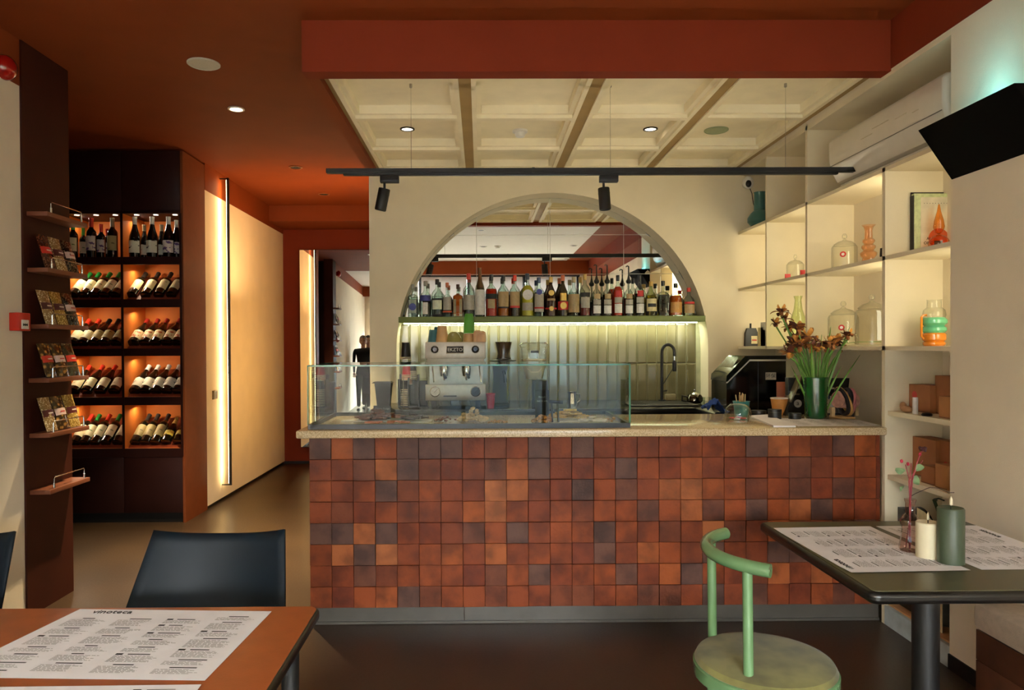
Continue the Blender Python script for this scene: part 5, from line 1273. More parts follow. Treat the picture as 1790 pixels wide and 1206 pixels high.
# pen holder with cards
x, y_ = onW(1456, 733); y_ = 4.40; x0_ = PX(1447, y_, 710)
t = thing('card_holder', 'steel pen cup and card holder filled with white cards', 'holder', (x0_, y_, ZWT))
MB().lathe([(0, .002), (.03, 0), (.03, .085), (.028, .085), (.028, .004)], 22, (.02, 0, .022)).build('pen_cup', STEEL, t)
MB().box(.05, .12, -.03, .03, .022, .065, .002).build('card_tray', mat('smoky_plastic', (110, 108, 104), .3), t)
for q, (a_, dx) in enumerate(((.12, .075), (-.08, .09), (.2, .085))):
    MB().box(-.035, .035, -.001, .001, 0, .075, 0, M=T(dx, -.01+.012*q, .055) @ RY(a_)).build('card', PR['white'], t)
for q in range(3): MB().tube([(.01+q*.012, 0, .03), (.004+q*.014, 0, .135-q*.01)], .004, 6).build('pen', (PR['blue'], PR['white'], BLACK)[q], t)
MB().box(-.0, .14, -.05, .05, 0, .02, .003).build('base_tray', BLACK, t)
# scrunchie roll on wooden stand
y4 = 4.32; x0_, x1_ = PX(1488, y4, 700), XR-.03; zc_ = PZ(700, y4, 1515)-ZWT
t = thing('scarf_roll', 'roll wrapped with pink, black and tan fabric bands', 'fabric roll', (x0_, y4, ZWT))
L = x1_-x0_
MB().tube([(0.01, 0, zc_), (L, -.05, zc_+.012)], .05, 24).build('roll', mat('pink_fabric', (206, 150, 130), .9, var=.25, scale=24), t)
FB = [mat('fabric_black', (24, 16, 20), .8), mat('fabric_tan', (196, 146, 76), .8, var=.1), mat('fabric_pink', (206, 120, 120), .8, var=.2)]
def band(u, r, th_, tilt, m_):
    pts = []
    for k_ in range(25):
        a_ = 2*PI*k_/24; pts.append((L*u+math.sin(a_)*tilt, -.05*u+r*math.cos(a_), zc_+.012*u-.008+r*1.15*math.sin(a_)))
    MB().tube(pts[:-1], th_, 8, closed=True).build('band', m_, t)
band(.42, .064, .012, .01, FB[0]); band(.55, .066, .013, -.03, FB[1]); band(.66, .064, .012, -.02, FB[0]); band(.25, .062, .012, .02, FB[2]); band(.12, .058, .010, .0, FB[2])
MB().box(-.02, L, -.09, .06, 0, .012, .004).build('wooden_base', mat('light_wood', (196, 150, 90), .5, var=.1), t)
MB().box(.02, .04, -.01, .01, .012, zc_-.04).build('support', WOOD, t); MB().box(L-.04, L-.02, -.06, -.04, .012, zc_-.035).build('support', WOOD, t)
# papers on the worktop
PAP = mat('menu_paper', (242, 238, 240), .75, var=.03)
INK = mat('grey_ink', (120, 110, 100), .8); INKD = mat('dark_ink', (38, 34, 32), .8)
def paper_quad(name, label, pts, z, lift=0, cat='menu'):
    t = thing(name, label, cat, (pts[0][0], pts[0][1], z)); o = Vector((pts[0][0], pts[0][1], 0)); A, B, Cc, D = [Vector((p[0], p[1], 0))-o for p in pts]
    mb = MB(); N = 8; V = {}
    for k_ in (0, 1):
        for i in range(N+1):
            for j in range(N+1):
                u, v = i/N, j/N; p = (A*(1-u)+B*u)*(1-v)+(D*(1-u)+Cc*u)*v
                V[k_, i, j] = mb.b.verts.new((p.x, p.y, .0006*(1-k_)+lift*(max(0, abs(u-.5)-.35)*3)**2*(1 if (i, j) != (0, 0) else 1)))
    for k_ in (0, 1):
        for i in range(N):
            for j in range(N): mb.b.faces.new((V[k_, i, j], V[k_, i+1, j], V[k_, i+1, j+1], V[k_, i, j+1]))
    mb.build('sheet', PAP, t)
    return t, (A, B, Cc, D)
def print_lines(t, Q, seed, title=None, tpos=(.18, .06), turn=False):
    """columns of menu text: rows of small ink dashes, headings darker"""
    A, B, Cc, D = Q; r_ = random.Random(seed); mg = MB(); mh = MB()
    def pt(u, v): p = (A*(1-u)+B*u)*(1-v)+(D*(1-u)+Cc*u)*v; return (p.x, p.y, .0011)
    def dash(mb, u0, u1, v, h):
        mb.quad(pt(u0, v), pt(u1, v), pt(u1, v+h), pt(u0, v+h))
    for c in range(4):
        u0 = .06+c*.235; v = .16 if c < 3 else .10
        while v < .93:
            dash(mh, u0+.05, u0+.05+r_.uniform(.05, .12), v, .011)
            if r_.random() < .4: dash(mh, u0, u0+.03, v-.004, .02)
            v += .026; n = r_.randint(4, 9)
            for k_ in range(n):
                if v > .93: break
                u = u0; e = u0+r_.uniform(.13, .19)
                while u < e:
                    w_ = r_.uniform(.008, .03); dash(mg, u, min(u+w_, e), v, .0035); u += w_+.005
                v += .0125
            v += .022
    g = mg.build('print', INK, t, flat=True); g['kind'] = 'stuff'
    h = mh.build('heading', INKD, t, flat=True); h['kind'] = 'stuff'
    if title:
        a = Vector(pt(*tpos)); e = (B-A).normalized(); ang = math.atan2(e.y, e.x)
        text(title, .034, (a.x, a.y, .0012), (0, 0, ang), INKD, t)
pq = [onW(1310, 729), onW(1352, 747), onW(1391, 747), onW(1342, 727)]
t = thing('paper_booklet', 'stacked white leaflets lying beside the kraft cup', 'leaflet', (pq[0][0], pq[0][1], ZWT)); o_ = Vector((pq[0][0], pq[0][1]))
MB().prism([tuple(Vector(p)-o_) for p in pq], 'z', 0.0005, .010).build('leaflets', PAP, t)
t, Q = paper_quad('menu_sheet', 'printed menu sheet on worktop before the green vase', [onW(1395, 745.5), onW(1543, 744.5), onW(1500, 734), onW(1352, 731)], ZWT+.0105); print_lines(t, Q, 5)
t.location.z = ZWT+.001
# ================================================================== cardboard boxes etc. in the lower right bay
CARD = mat('kraft_cardboard', (156, 98, 54), .7, var=.1, scale=10); CARD2 = mat('kraft_cardboard_light', (178, 122, 70), .7, var=.1)
def onX(px, py, X): a = P(px, py, X=X); return a.y
def cbox(name, label, cat, X0, px0, px1, zb, ztop_px, dx, m_, tilt=0, dot=None):
    y1, y0 = onX(px0, 700, X0), onX(px1, 700, X0)
    zt_ = P((px0+px1)/2, ztop_px, X=X0).z
    t = thing(name, label, cat, (X0, y0, zb), rot=(0, tilt, 0))
    MB().box(0, dx, 0, y1-y0, 0, zt_-zb, .002).build('box', m_, t)
    MB().box(-.0008, 0, 0, y1-y0, (zt_-zb)*.0+.004, .006).build('seam', DARKW, t)
    if dot: MB().lathe([(.022, 0), (0, .0006)], 20, M=T(-.001, (y1-y0)*dot[0], (zt_-zb)*dot[1]) @ RY(-PI/2)).build('round_sticker', PR['red'], t)
    return t
cbox('cardboard_box', 'brown cardboard box with round red sticker on the upper thin shelf', 'box', XR+.13, 1578, 1626, zA+.001, 672, .1, CARD, dot=(.55, .6))
cbox('cardboard_box', 'tall brown cardboard box at the right on the upper thin shelf', 'box', XR+.16, 1634, 1672, zA+.001, 657, .1, CARD)
cbox('cardboard_box', 'small light kraft carton with black stopper, upper thin shelf', 'box', XR+.05, 1641, 1662, zA+.001, 693, .06, CARD2)
cbox('cardboard_box', 'wide brown carton leaning at the back of the lower thin shelf', 'box', XR+.15, 1582, 1636, zB+.001, 765, .1, CARD)
cbox('cardboard_box', 'darker brown carton at the right of the lower thin shelf', 'box', XR+.17, 1640, 1676, zB+.001, 772, .1, CARD, dot=(.6, .4))
cbox('cardboard_box', 'low brown carton lying in front on the lower thin shelf', 'box', XR+.06, 1610, 1633, zB+.001, 815, .07, CARD)
cbox('cardboard_box', 'light kraft carton with blue sticker on the lower thin shelf', 'box', XR+.05, 1635, 1656, zB+.001, 812, .06, CARD2)
y_ = onX(1605, 700, XR+.06); t = MB().lathe([(0, 0), (.013, 0), (.013, zA*0+.085), (0, .085)], 16).build('pale_vial', mat('frosted_white', (214, 206, 196), .3), loc=(XR+.045, y_, zA+.0005)); tag(t, 'slim white candle before the stickered box on upper shelf', 'candle')
y_ = onX(1588, 700, XR+.07); mb = MB(); mb.ball((0, 0, .018), .03, (.8, 1.3, .6), 2).ball((0, .03, .03), .022, (.7, 1, 1.1), 2)
t = mb.build('wrapped_soap', mat('crinkled_tan_paper', (190, 140, 96), .6, bump=.6, bscale=60), loc=(XR+.06, y_, zA)); tag(t, 'crumpled tan paper parcel left of the white candle', 'parcel')
y_ = onX(1622, 700, XR+.05); t = MB().lathe([(0, 0), (.022, 0), (.026, .006), (.02, .014), (0, .016)], 16).build('black_disc', BLACK, loc=(XR+.045, y_, zA+.0005)); tag(t, 'small flat black lid lying on the upper thin shelf', 'lid')
# plinth things: dark pot with green stem, black bag, cream paper
yb = YD[2]-.42
zpl = max(z_pl, .07)+.008
yq = onX(1643, 1080, XR+.14)
t = thing('dark_planter', 'dark green pot with thin climbing stem on the plinth', 'potted plant', (XR+.15, yq, zpl))
zpt = .42
MB().lathe([(0, 0), (.085, 0), (.1, .01), (.11, zpt), (.1, zpt), (.098, zpt-.03), (0, zpt-.03)], 24).build('pot', mat('dark_green_pot', (22, 30, 22), .4), t)
zst = .79-zpl-.03
MB().tube([(0, 0, zpt-.03), (.01, .02, .5), (-.01, .05, .6), (.0, .04, zst-.05)], .008, 8).build('stem', mat('plant_stem', (48, 72, 34), .6), t)
MB().tube([(-.01, .05, .6), (-.03, -.02, .62), (-.05, -.09, .625)], .004, 6).build('twig', mat('plant_stem2', (38, 50, 30), .6), t)
yg = onX(1577, 900, XR+.1)
t = thing('black_bag', 'black rounded bag in the lowest niche behind the green table', 'bag', (XR+.12, yg-.02, zpl))
zb_top = P(1575, 884, X=XR+.1).z-zpl
MB().prism([(-.14*math.cos(a_), zb_top*.72+zb_top*.28*math.sin(a_)) for a_ in [PI*k_/14 for k_ in range(15)]][::-1]+[(-.13, 0), (.13, 0)], 'x', -.05, .07).build('bag_body', BLACK, t)
t = thing('cream_paper_bag', 'cream paper sheet leaning beside the black bag', 'paper', (XR+.05, onX(1624, 900, XR+.05), zpl))
zz = P(1610, 890, X=XR+.05).z-zpl
MB().prism([(-.09, 0), (.09, 0), (-.02+.09, zz*.86), (.02, zz*.95), (-.0+.07*0+.085, zz), (-.09+.02, zz*.9)], 'x', 0, .004).build('sheet', PR['cream'], t) if False else MB().prism([(-.1, 0), (.1, 0), (.1, zz), (.04, zz*.985), (-.1, zz*.86)], 'x', 0, .004).build('sheet', PR['cream'], t)
# ================================================================== bench at the right
xq = P(1703, 1097, Z=.36)
ye_ = xq.y; bxx = xq.x
t = thing('wall_bench', 'built-in wooden bench with beige upholstered seat', 'bench', (0, 0, 0))
zs_ = .36
UPH = mat('beige_upholstery', (196, 172, 146), .9, var=.06, scale=40, bump=.5, bscale=420, sheen=.1)
o = MB(); o.box(bxx-.012, XR-.004, 1.0, ye_, zs_, zs_+.11, .025); o.box(XR-.03, XB+.08, 1.0, 2.78, zs_, zs_+.11, .025); o.build('seat_cushion', UPH, t)
WT = mat('walnut_panel', (80, 45, 28), .5, spec=.2, var=.25, scale=6)
MB().box(bxx+.012, XR-.004, 1.0, ye_-.012, .0, zs_-.001).build('carcass', DARKW, t, flat=True)
for q in range(4):
    y1 = ye_-.01-q*.42; y0 = y1-.417
    MB().box(bxx, bxx+.012, y0, y1, .001, zs_*.66-.0015, .001).build('panel', WT, t)
MB().box(bxx, bxx+.012, 1.0, ye_-.01, zs_*.66+.0015, zs_-.001, .001).build('top_rail', WT, t)
# ================================================================== green dining table
def rrect(x0, x1, y0, y1, r, n=6):
    pts = []
    for cx_, cy_, a0 in ((x1-r, y1-r, 0), (x0+r, y1-r, PI/2), (x0+r, y0+r, PI), (x1-r, y0+r, 1.5*PI)):
        for k_ in range(n+1): a_ = a0+PI/2*k_/n; pts.append((cx_+r*math.cos(a_), cy_+r*math.sin(a_)))
    return pts
TZ = .75
c1, c2 = P(1321, 911, Z=TZ), P(1530, 1036, Z=TZ)
tx0 = (c1.x+c2.x)/2; ty1, ty0 = c1.y, c2.y; tx1 = P(1692, 911, Z=TZ).x
t = thing('green_table', 'square dark green cafe table with black rounded edge', 'table', ((tx0+tx1)/2, (ty0+ty1)/2, 0))
hw, hd = (tx1-tx0)/2, (ty1-ty0)/2
o = MB().prism(rrect(-hw, hw, -hd, hd, .03), 'z', TZ-.04, TZ-.002).build('edge', mat('black_table_edge', (16, 14, 13), .3), t)
bv = o.modifiers.new('b', 'BEVEL'); bv.width = .014; bv.segments = 4; bv.limit_method = 'ANGLE'; bv.angle_limit = math.radians(60)
MB().prism(rrect(-hw+.014, hw-.014, -hd+.014, hd-.014, .02), 'z', TZ-.003, TZ).build('tabletop', mat('olive_green_laminate', (70, 66, 40), .34, var=.05, scale=200), t)
MB().cyl((0, 0, .02), (0, 0, TZ-.04), .045, seg=28).build('column', BLACKM, t)
MB().lathe([(0, .022), (.05, .03), (.22, .014), (.23, .0), (0, 0)], 36).build('foot_plate', BLACKM, t)
MB().box(-.2, .2, -.03, .03, TZ-.05, TZ-.041).box(-.03, .03, -.2, .2, TZ-.052, TZ-.041).build('top_bracket', BLACKM, t)
def onT(px, py, z=TZ): a = P(px, py, Z=z); return (a.x, a.y)
t1, Q = paper_quad('menu_sheet', 'printed menu sheet on the near left of the green table', [onT(1488, 1002), onT(1352, 924), onT(1521, 921), onT(1697, 998)], TZ+.0005, .01); print_lines(t1, Q, 12, 'vinoteca', (.16, .06))
p1_, p2_ = onT(1531, 920), onT(1716, 996)
xr_ = tx1-.015
t2, Q = paper_quad('menu_sheet', 'printed menu sheet under the candles at the wall side', [(xr_, p1_[1]), (xr_, p2_[1]), p2_, p1_], TZ+.0005, .0); print_lines(t2, Q, 13, 'vinoteca', (.22, .08))
# candles and bud vase
x, y = onT(1622, 974); t = thing('white_candle', 'small white pillar candle beside the glass bud vase', 'candle', (x, y+.0, TZ+.0022))
hc = PZ(913, y, 1622)-TZ; rc = (PX(1641, y)-PX(1603, y))/2
WAX = mat('cream_wax', (226, 214, 180), .5, var=.03)
MB().lathe([(0, 0), (rc, 0), (rc, hc-.003), (rc-.003, hc), (rc*.6, hc-.004), (0, hc-.005)], 30).build('wax', WAX, t)
MB().cyl((0, 0, hc-.006), (0, 0, hc+.006), .0016, seg=6).build('wick', BLACK, t)
MB().lathe([(0, hc+.004), (.0045, hc+.01), (.004, hc+.026), (0, hc+.036)], 10).build('wick_tip', WAX, t)
x, y = onT(1662, 984); y += .0; t = thing('green_candle', 'tall dark green pillar candle in the middle of the table', 'candle', (x, y, TZ+.0022))
hc = PZ(888, y, 1662)-TZ; rc = (PX(1683, y)-PX(1641, y))/2
GW = mat('green_wax', (62, 74, 54), .45, var=.06, scale=20, bump=.1, bscale=40)
MB().lathe([(0, 0), (rc, 0), (rc, hc-.004), (rc-.003, hc), (rc*.6, hc-.006), (0, hc-.008)], 34).build('wax', GW, t)
MB().cyl((0, 0, hc-.008), (0, 0, hc+.006), .0018, seg=6).build('wick', BLACK, t)
MB().lathe([(0, hc+.004), (.0055, hc+.01), (.005, hc+.028), (0, hc+.042)], 10).build('wick_tip', WAX, t)
x, y = onT(1591, 963); t = thing('bud_vase', 'clear glass bud vase with dark red flower and green leaves', 'flower vase', (x, y, TZ+.0022))
sc_ = y/1256
h_ = lambda py: PZ(py, y, 1590)-TZ-.002
r_ = lambda w_: w_*sc_/2
MB().lathe([(0, .003), (r_(34), 0), (r_(38), .008), (r_(30), h_(938)), (r_(27), h_(925)), (r_(34), h_(912)), (r_(26), h_(903)), (r_(16), h_(897)), (r_(16), h_(880)), (r_(20), h_(873)), (r_(18), h_(872))], 8).build('glass', glass('pink_clear_glass', (240, 222, 214), 1.2, edge=.05), t)
RS = mat('red_stem', (140, 36, 44), .5); LFG = mat('pale_leaf', (112, 138, 92), .55, var=.15); BLM = mat('burgundy_bloom', (72, 12, 20), .6, var=.2)
a = P(1613, 786, Y=y); hx, hz_ = a.x-x, a.z-TZ
for q in range(4):
    MB().tube([(rs.uniform(-.012, .012), rs.uniform(-.01, .01), .005), (rs.uniform(-.004, .004), 0, h_(890)), (rs.uniform(-.01, .012), rs.uniform(-.01, .01), h_(840)), (hx*(.4+.2*q)-.012*(3-q), 0, h_(812)+.005*q)], .0016, 6).build('stem', RS, t)
MB().tube([(0, 0, h_(870)), (.004, 0, h_(840)), (hx*.6, 0, h_(805)), (hx, 0, hz_)], .0022, 6).build('stem', RS, t)
b_ = P(1668, 862, Y=y-.02); m_ = P(1626, 853, Y=y-.01)
MB().tube([(0, 0, h_(868)), (.018, -.004, h_(862)), (m_.x-x-.012, -.01, m_.z-TZ-.004), (m_.x-x, -.01, m_.z-TZ), (m_.x-x+.03, -.012, m_.z-TZ-.003), (b_.x-x-.02, -.02, b_.z-TZ), (b_.x-x, -.02, b_.z-TZ)], .0012, 5).build('branch', mat('dark_twig', (50, 14, 18), .6), t)
fb = MB(); fb.ball((hx, 0, hz_), .009, (1, 1, 1), 2)
for q in range(12):
    a_ = q*2.4; fb.ball((hx+.009*math.cos(a_), .009*math.sin(a_), hz_+.005*math.sin(q*1.7)), .0055, (1, 1, 1), 1)
fb.build('bloom', BLM, t)
for px, py in ((1576, 807), (1587, 812), (1608, 795)):
    a = P(px, py, Y=y); MB().ball((a.x-x, 0, a.z-TZ), .006, (1, 1, 1.3), 1).build('bud', mat('pink_bud', (176, 30, 60), .5), t)
def round_leaf(px, py, L, ang, w_, yaw=0):
    a = P(px, py, Y=y); mb = MB(); N = 8; d = Vector((math.cos(ang), math.sin(yaw)*.4, math.sin(ang))).normalized(); up = Vector((-d.z, -.5, d.x)).normalized(); s_ = d.cross(up); c0 = Vector((a.x-x, 0, a.z-TZ))-d*L/2; R_ = []
    for i in range(N+1):
        u = i/N; ww = w_*math.sin(PI*(.04+.92*u))**.7; c = c0+d*L*u+up*.006*math.sin(PI*u)
        R_.append([mb.b.verts.new(c-up.cross(d)*0-Vector((-d.z, .0, d.x))*ww), mb.b.verts.new(c+Vector((0, -.004, 0))), mb.b.verts.new(c+Vector((-d.z, 0, d.x))*ww)])
    for A, B in zip(R_, R_[1:]):
        for k_ in range(2): mb.b.faces.new((A[k_], A[k_+1], B[k_+1], B[k_]))
    mb.build('leaf', LFG, t)
round_leaf(1573, 822, .036, 3.0, .012); round_leaf(1607, 820, .036, .35, .013); round_leaf(1603, 840, .036, 1.9, .013); round_leaf(1577, 855, .022, 1.0, .006)

# ================================================================== pale green chair with round seat
SZ = .43; BZ = .785
t = thing('green_metal_chair', 'pale green tubular chair with round olive velvet seat', 'chair', (.97, 2.45, 0))
GM = mat('pale_green_enamel', (104, 140, 96), .25, var=.05, coat=.4)
tipA, tipB = P(1268, 932, Z=BZ), P(1347, 998, Z=BZ)
o_ = Vector((.97, 2.45, 0))
lft = P(1240, 962, Z=BZ)
# back rail: arc through far tip, leftmost point, near tip
import itertools
A_, L_, B_ = Vector((tipA.x, tipA.y)), Vector((lft.x, lft.y)), Vector((tipB.x, tipB.y))
def circ(a, b, c):
    d = 2*(a.x*(b.y-c.y)+b.x*(c.y-a.y)+c.x*(a.y-b.y))
    ux = ((a.x**2+a.y**2)*(b.y-c.y)+(b.x**2+b.y**2)*(c.y-a.y)+(c.x**2+c.y**2)*(a.y-b.y))/d
    uy = ((a.x**2+a.y**2)*(c.x-b.x)+(b.x**2+b.y**2)*(a.x-c.x)+(c.x**2+c.y**2)*(b.x-a.x))/d
    return Vector((ux, uy))
cc = circ(A_, L_, B_); R_ = (A_-cc).length
a1 = math.atan2(A_.y-cc.y, A_.x-cc.x); a2 = math.atan2(B_.y-cc.y, B_.x-cc.x)
if a2 < a1: a2 += 2*PI
pts = [(cc.x+R_*math.cos(a1+(a2-a1)*k_/22)-o_.x, cc.y+R_*math.sin(a1+(a2-a1)*k_/22)-o_.y, BZ) for k_ in range(23)]
o = MB().tube(pts, .0225, 18).build('back_rail', GM, t)
def arc_at(px):
    best = min(pts, key=lambda p: abs((P(px, 1100, X=p[0]+o_.x).y if False else 0)+abs(projx(p)-px)))
    return best
def projx(p):
    v = Vector((p[0]+o_.x, p[1]+o_.y, p[2]))-EYE; return CX+FPX*v.dot(RGT)/v.dot(FWD)
near = min(pts[11:], key=lambda p: abs(projx(p)-1310)); far_ = min(pts[:12], key=lambda p: abs(projx(p)-1245))
for p in (near, far_):
    MB().tube([(p[0], p[1], BZ-.01), (p[0]+.004, p[1], SZ-.02), (p[0]+.0, p[1]*1.05, 0)], .0165, 14).build('leg', GM, t)
RS_ = .235
for p in ((.17, -.17), (.17, .17)): MB().tube([(p[0]*.8, p[1]*.8, SZ-.05), (p[0]*1.1, p[1]*1.1, 0)], .0165, 14).build('leg', GM, t)
MB().lathe([(RS_-.01, SZ-.075), (RS_, SZ-.07), (RS_+.002, SZ-.03), (RS_-.004, SZ-.026), (0, SZ-.04)], 48).lathe([(RS_-.01, SZ-.075), (0, SZ-.075)], 48).build('seat_shell', GM, t)
MB().lathe([(0, SZ-.035), (RS_-.012, SZ-.035), (RS_-.003, SZ-.022), (RS_-.012, SZ-.005), (RS_-.05, SZ+.006), (0, SZ+.010)], 56).build('seat', mat('olive_velvet', (122, 116, 62), .95, var=.22, scale=7, sheen=.15, tint=(82, 78, 42)), t)

# ================================================================== orange table with menus
t_far = P(300, 1060, Z=TZ).y
txr = (P(557, 1063, Z=TZ).x + P(478, 1200, Z=TZ).x)/2
x0, x1, y0, y1 = -1.86, txr, 1.18, t_far
t = thing('orange_table', 'rectangular orange brown cafe table with black edge in the foreground', 'table', ((x0+x1)/2, (y0+y1)/2, 0))
hw, hd = (x1-x0)/2, (y1-y0)/2
o = MB().prism(rrect(-hw, hw, -hd, hd, .035), 'z', TZ-.032, TZ-.0015).build('edge', mat('black_table_edge2', (16, 14, 13), .3), t)
bv = o.modifiers.new('b', 'BEVEL'); bv.width = .010; bv.segments = 4; bv.limit_method = 'ANGLE'; bv.angle_limit = math.radians(60)
MB().prism(rrect(-hw+.008, hw-.008, -hd+.008, hd-.008, .03), 'z', TZ-.003, TZ).build('tabletop', mat('orange_brown_laminate', (160, 84, 42), .3, var=.08, scale=14, bump=.03, bscale=160), t)
for sx in (-1, 1):
    for sy in (-1, 1):
        MB().cyl((sx*(hw-.07), sy*(hd-.085), 0), (sx*(hw-.07), sy*(hd-.085), TZ-.034), .02, .026, seg=18).build('leg', BLACKM, t)
MB().box(-hw+.05, hw-.05, -hd+.07, hd-.07, TZ-.06, TZ-.034).build('apron', BLACKM, t)
q0, q1, q2 = onT(140, 1065), onT(475, 1069), onT(358, 1190)
q3 = onT(-105, 1184)
t1, Q = paper_quad('menu_sheet', 'large printed menu sheet, whole one on the orange table', [q0, q1, q2, q3], TZ+.0005); print_lines(t1, Q, 21, 'vinoteca', (.2, .05))
w0, w1, w2, w3 = onT(-125, 1203), onT(352, 1197), onT(285, 1290), onT(-260, 1296)
t1, Q = paper_quad('menu_sheet', 'second menu sheet cut off at the bottom edge of the photo', [w0, w1, w2, w3], TZ+.0005); print_lines(t1, Q, 22)
# ------------------------------------------------------------------ navy plastic chairs
NAVY = mat('navy_plastic', (12, 23, 32), .5, var=.05, spec=.25)
def navy_chair(x, y, rz, label):
    t = thing('plastic_chair', label, 'chair', (x, y, 0), rz=rz, group='dark blue plastic chairs at the orange table')
    mb = MB(); NU, NV = 16, 12; V = {}
    for i in range(NU+1):
        for j in range(NV+1):
            u = i/NU*2-1; v = j/NV
            hwid = .295-.062*v; z = .45+.385*v + v*.022*(abs(u)**2.5) - .006
            yy = .16+.11*v-(.17-.13*v)*u*u
            V[i, j] = mb.b.verts.new((u*hwid, yy, z))
    for i in range(NU):
        for j in range(NV): mb.b.faces.new((V[i, j], V[i+1, j], V[i+1, j+1], V[i, j+1]))
    o = mb.build('backrest', NAVY, t); s_ = o.modifiers.new('s', 'SOLIDIFY'); s_.thickness = .008; s_.offset = 0
    mb = MB(); V = {}
    for i in range(NU+1):
        for j in range(NV+1):
            u = i/NU*2-1; v = j/NV
            V[i, j] = mb.b.verts.new((u*(.235+.06*v), -.25+(.25+.16-.17*u*u)*v, .44+.012*u*u-.01*math.sin(PI*v)+.012*v*v))
    for i in range(NU):
        for j in range(NV): mb.b.faces.new((V[i, j], V[i+1, j], V[i+1, j+1], V[i, j+1]))
    o = mb.build('seat', NAVY, t); s_ = o.modifiers.new('s', 'SOLIDIFY'); s_.thickness = .01; s_.offset = 0
    for sx in (-1, 1):
        MB().tube([(sx*.18, -.18, .43), (sx*.21, -.21, 0)], .014, 10, radii=[.016, .011]).build('leg', NAVY, t)
        MB().tube([(sx*.18, .12, .43), (sx*.22, .2, 0)], .014, 10, radii=[.016, .011]).build('leg', NAVY, t)
    return t
yc_b = 2.60-.27
xcb = (PX(265, 2.58)+PX(503, 2.58))/2
c_ = navy_chair(xcb, yc_b, math.radians(0), 'dark navy plastic chair behind the whole menu sheet')
dup(c_, (xcb-.955, yc_b, 0), rz=math.radians(0), label='dark navy plastic chair cut off at the left edge of the photo')

# ================================================================== seen in reflections: street side and people
sbox('ground_outside', mat('pavement', (84, 82, 78), .9, var=.1), -6, 6, -9, -2.6, -.1, -.02)
bw = struct(MB().box(-4.2, -.62, -4.4, -4.22, -.02, 3.6).build('wall_outside', mat('white_mortar', (214, 206, 198), .9)))
mb = MB(); WBK = mat('white_painted_brick', (232, 226, 220), .8, var=.06, scale=8)
for r_i in range(44):
    for c_i in range(14):
        xx = -4.19+c_i*.25+(.125 if r_i % 2 else 0)
        if xx+.24 > -.62: continue
        mb.box(xx, xx+.238, -4.222, -4.212+rs.uniform(0, .006), r_i*.08, r_i*.08+.068)
o = mb.build('brick', WBK, bw, flat=True); o['kind'] = 'stuff'
o = struct(MB().box(-7, 6, -8.1, -8, -.02, 2.6).build('wall_street', mat('blue_grey_facade', (62, 76, 88), .8, var=.08)))
BAM = mat('bamboo_stem', (150, 160, 70), .5, var=.15); BLF = mat('bamboo_leaf', (120, 160, 60), .5, var=.2)
tub = thing('bamboo_planter', 'long planter of bamboo outside the street window', 'planter', (0, -2.95, -.02))
MB().box(.1, 2.1, -.16, .16, 0, .32, .01).build('tub', mat('grey_tub', (90, 90, 88), .7), tub)
for q in range(9):
    bx_ = .2+q*.22+rs.uniform(-.05, .05); by_ = rs.uniform(-.1, .1); hh = rs.uniform(1.3, 2.0)
    MB().tube([(bx_, by_, .2), (bx_+.02, by_, .9), (bx_+.05, by_, hh)], .008, 6).build('cane', BAM, tub)
    mb = MB()
    for k_ in range(46):
        z = rs.uniform(.35, hh+.1); a_ = rs.uniform(0, 2*PI); L = rs.uniform(.07, .13); d = Vector((math.cos(a_), math.sin(a_), rs.uniform(-.7, .3))); p = Vector((bx_+.03*z/2, by_, z))+d*.05; s_ = Vector((-d.y, d.x, 0))*.009
        mb.b.faces.new([mb.b.verts.new(v_) for v_ in (p, p+d*L*.4+s_, p+d*L, p+d*L*.4-s_)])
    lf_ = mb.build('foliage', BLF, tub, flat=True); lf_['kind'] = 'stuff'

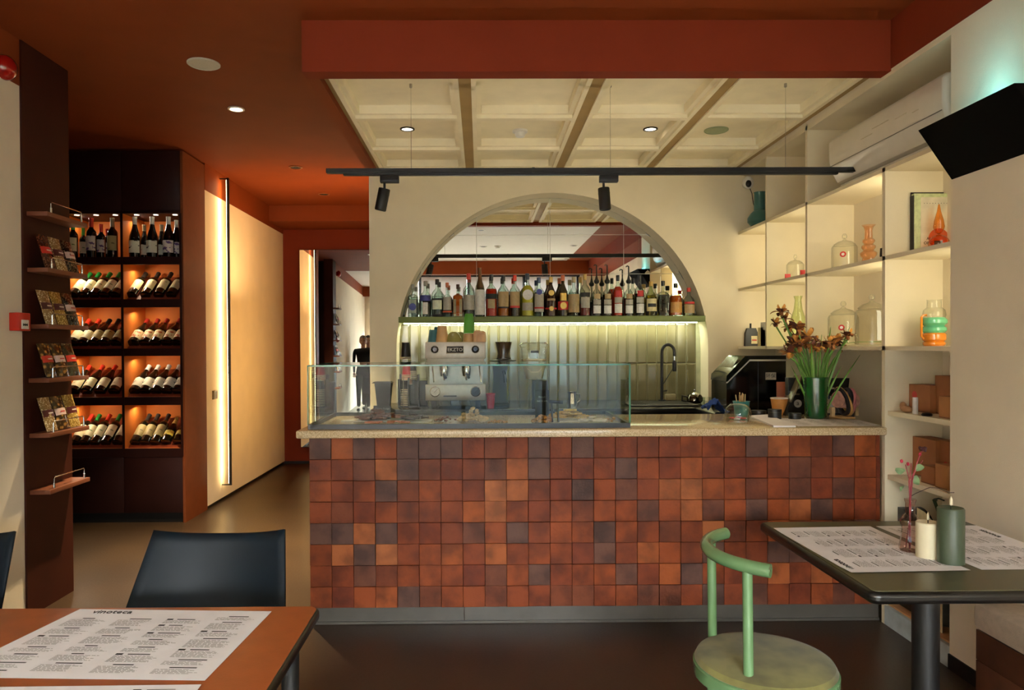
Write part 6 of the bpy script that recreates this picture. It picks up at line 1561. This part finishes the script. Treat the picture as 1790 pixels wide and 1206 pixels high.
def person(label, loc, rz, hgt, hair, top_m, arms, lean=0):
    s = hgt/1.72
    t = thing('person', label, 'person', loc, rz=rz, group=None); t.scale = (s, s, s)
    SK = mat('skin', (196, 150, 124), .55, var=.04)
    def skinned(name, verts, edges, radii, mt_, root=0, sub=2):
        me = bpy.data.meshes.new(name); me.from_pydata(verts, edges, []); me.materials.append(mt_)
        o = bpy.data.objects.new(name, me); C.objects.link(o); o.parent = t
        md = o.modifiers.new('skin', 'SKIN'); md.use_smooth_shade = True
        for i, r in enumerate(radii): me.skin_vertices[0].data[i].radius = (r, r*.8) if not isinstance(r, tuple) else r
        me.skin_vertices[0].data[root].use_root = True
        sd = o.modifiers.new('sub', 'SUBSURF'); sd.levels = sub; sd.render_levels = sub
        return o
    # clothed body as one surface: pelvis root, spine, arms to wrists, legs to ankles
    V = [(0,0,.95),(0,0,1.08),(0,-.005,1.24),(0,0,1.38),(0,.01,1.46)]; R = [(.155,.115),(.135,.1),(.16,.115),(.16,.1),(.062,.058)]
    E = [(0,1),(1,2),(2,3),(3,4)]
    hands = []
    for sx in (-1, 1):
        b_ = len(V); el, wr = arms[0 if sx < 0 else 1]
        V += [(sx*.175,.0,1.405), (sx*.2,.0,1.36), el, wr]; R += [.062,.056,.045,.033]; E += [(3,b_),(b_,b_+1),(b_+1,b_+2),(b_+2,b_+3)]
        hands.append((sx, Vector(el), Vector(wr)))
        c_ = len(V); V += [(sx*.095,0,.86),(sx*.105,-.01,.5),(sx*.11,.015,.1)]; R += [(.092,.095),(.06,.062),(.045,.045)]; E += [(0,c_),(c_,c_+1),(c_+1,c_+2)]
    skinned('clothed_body', V, E, R, top_m)
    for sx in (-1, 1):
        MB().ball((sx*.11, -.05, .045), .05, (.9, 2.5, .85), 2).build('shoe', BLACK, t)
    # neck and head
    skinned('neck', [(0,.01,1.43),(0,0,1.5),(0,-.005,1.56)], [(0,1),(1,2)], [.055,.05,.05], SK)
    mb = MB(); mb.ball((0,-.01,1.62), .1, (.78,.95,1.18), 3)
    for v in mb.b.verts:
        if v.co.z < 1.6: k_ = (1.6-v.co.z)/.12; v.co.x *= 1-.35*k_; v.co.y = v.co.y*(1-.18*k_)-.012*k_
    mb.ball((0,-.112,1.605), .014, (.8,1.2,1.5), 2)
    for sx in (-1,1): mb.ball((sx*.08,0,1.61), .024, (.4,.8,1.2), 1)
    mb.build('head', SK, t)
    for sx in (-1,1): MB().ball((sx*.031,-.098,1.63), .011, (1.3,.6,.8), 1).build('eye', PR['black'], t)
    MB().ball((0,-.1,1.562), .02, (1.2,.4,.3), 1).build('mouth', mat('lips', (160,90,84), .5), t)
    mb = MB(); mb.ball((0,.008,1.642), .108, (.84,1.0,1.08), 3)
    bmesh.ops.delete(mb.b, geom=[v for v in mb.b.verts if v.co.z < 1.655-(.11 if v.co.y > -.01 else 0) or (v.co.y < -.06 and v.co.z < 1.69)], context='VERTS')
    o = mb.build('hair', hair, t); sd = o.modifiers.new('s', 'SOLIDIFY'); sd.thickness = .012
    for sx, el, wr in hands:
        d = (wr-el).normalized(); side = Vector((0,-1,0)).cross(d)
        side = side.normalized() if side.length > .1 else Vector((1,0,0)); fwd = d.cross(side).normalized()
        palm = wr+d*.055
        V = [tuple(wr-d*.01), tuple(wr+d*.03), tuple(wr+d*.075)]; R = [(.022,.02),(.03,.016),(.034,.014)]; E = [(0,1),(1,2)]
        skinned('hand', V, E, R, SK)
        for k_, (off, L) in enumerate(((-.027,.055),(-.009,.065),(.009,.06),(.026,.045))):
            a = wr+d*.07+side*off; V = [tuple(a), tuple(a+d*L*.5+fwd*.006), tuple(a+d*L*.95+fwd*.022)]
            skinned('finger', V, [(0,1),(1,2)], [.0095,.0088,.0075], SK, sub=1)
        a = wr+d*.025+side*-.026; V = [tuple(a), tuple(a-side*.02+d*.025), tuple(a-side*.024+d*.055)]
        skinned('thumb', V, [(0,1),(1,2)], [.012,.0105,.0085], SK, sub=1)
    return t
DKC = mat('black_clothing', (18,18,20), .85, var=.1); DKG = mat('charcoal_clothing', (30,30,32), .85, var=.1)
person('person in black shirt and light cap standing, reflected in corridor mirror', (-2.2, 1.75, 0), math.radians(180), 1.73, mat('pale_cap', (170,160,146), .8), DKC, [((-.215,.03,1.13), (-.2,-.06,.9)), ((.215,.03,1.13), (.2,-.06,.9))])
person('second person in dark clothing behind the first, reflected in corridor mirror', (-2.13, 1.2, 0), math.radians(175), 1.74, mat('dark_hair', (40,28,22), .7), DKG, [((-.22,.03,1.12), (-.21,-.02,.87)), ((.22,.03,1.12), (.21,-.02,.87))])
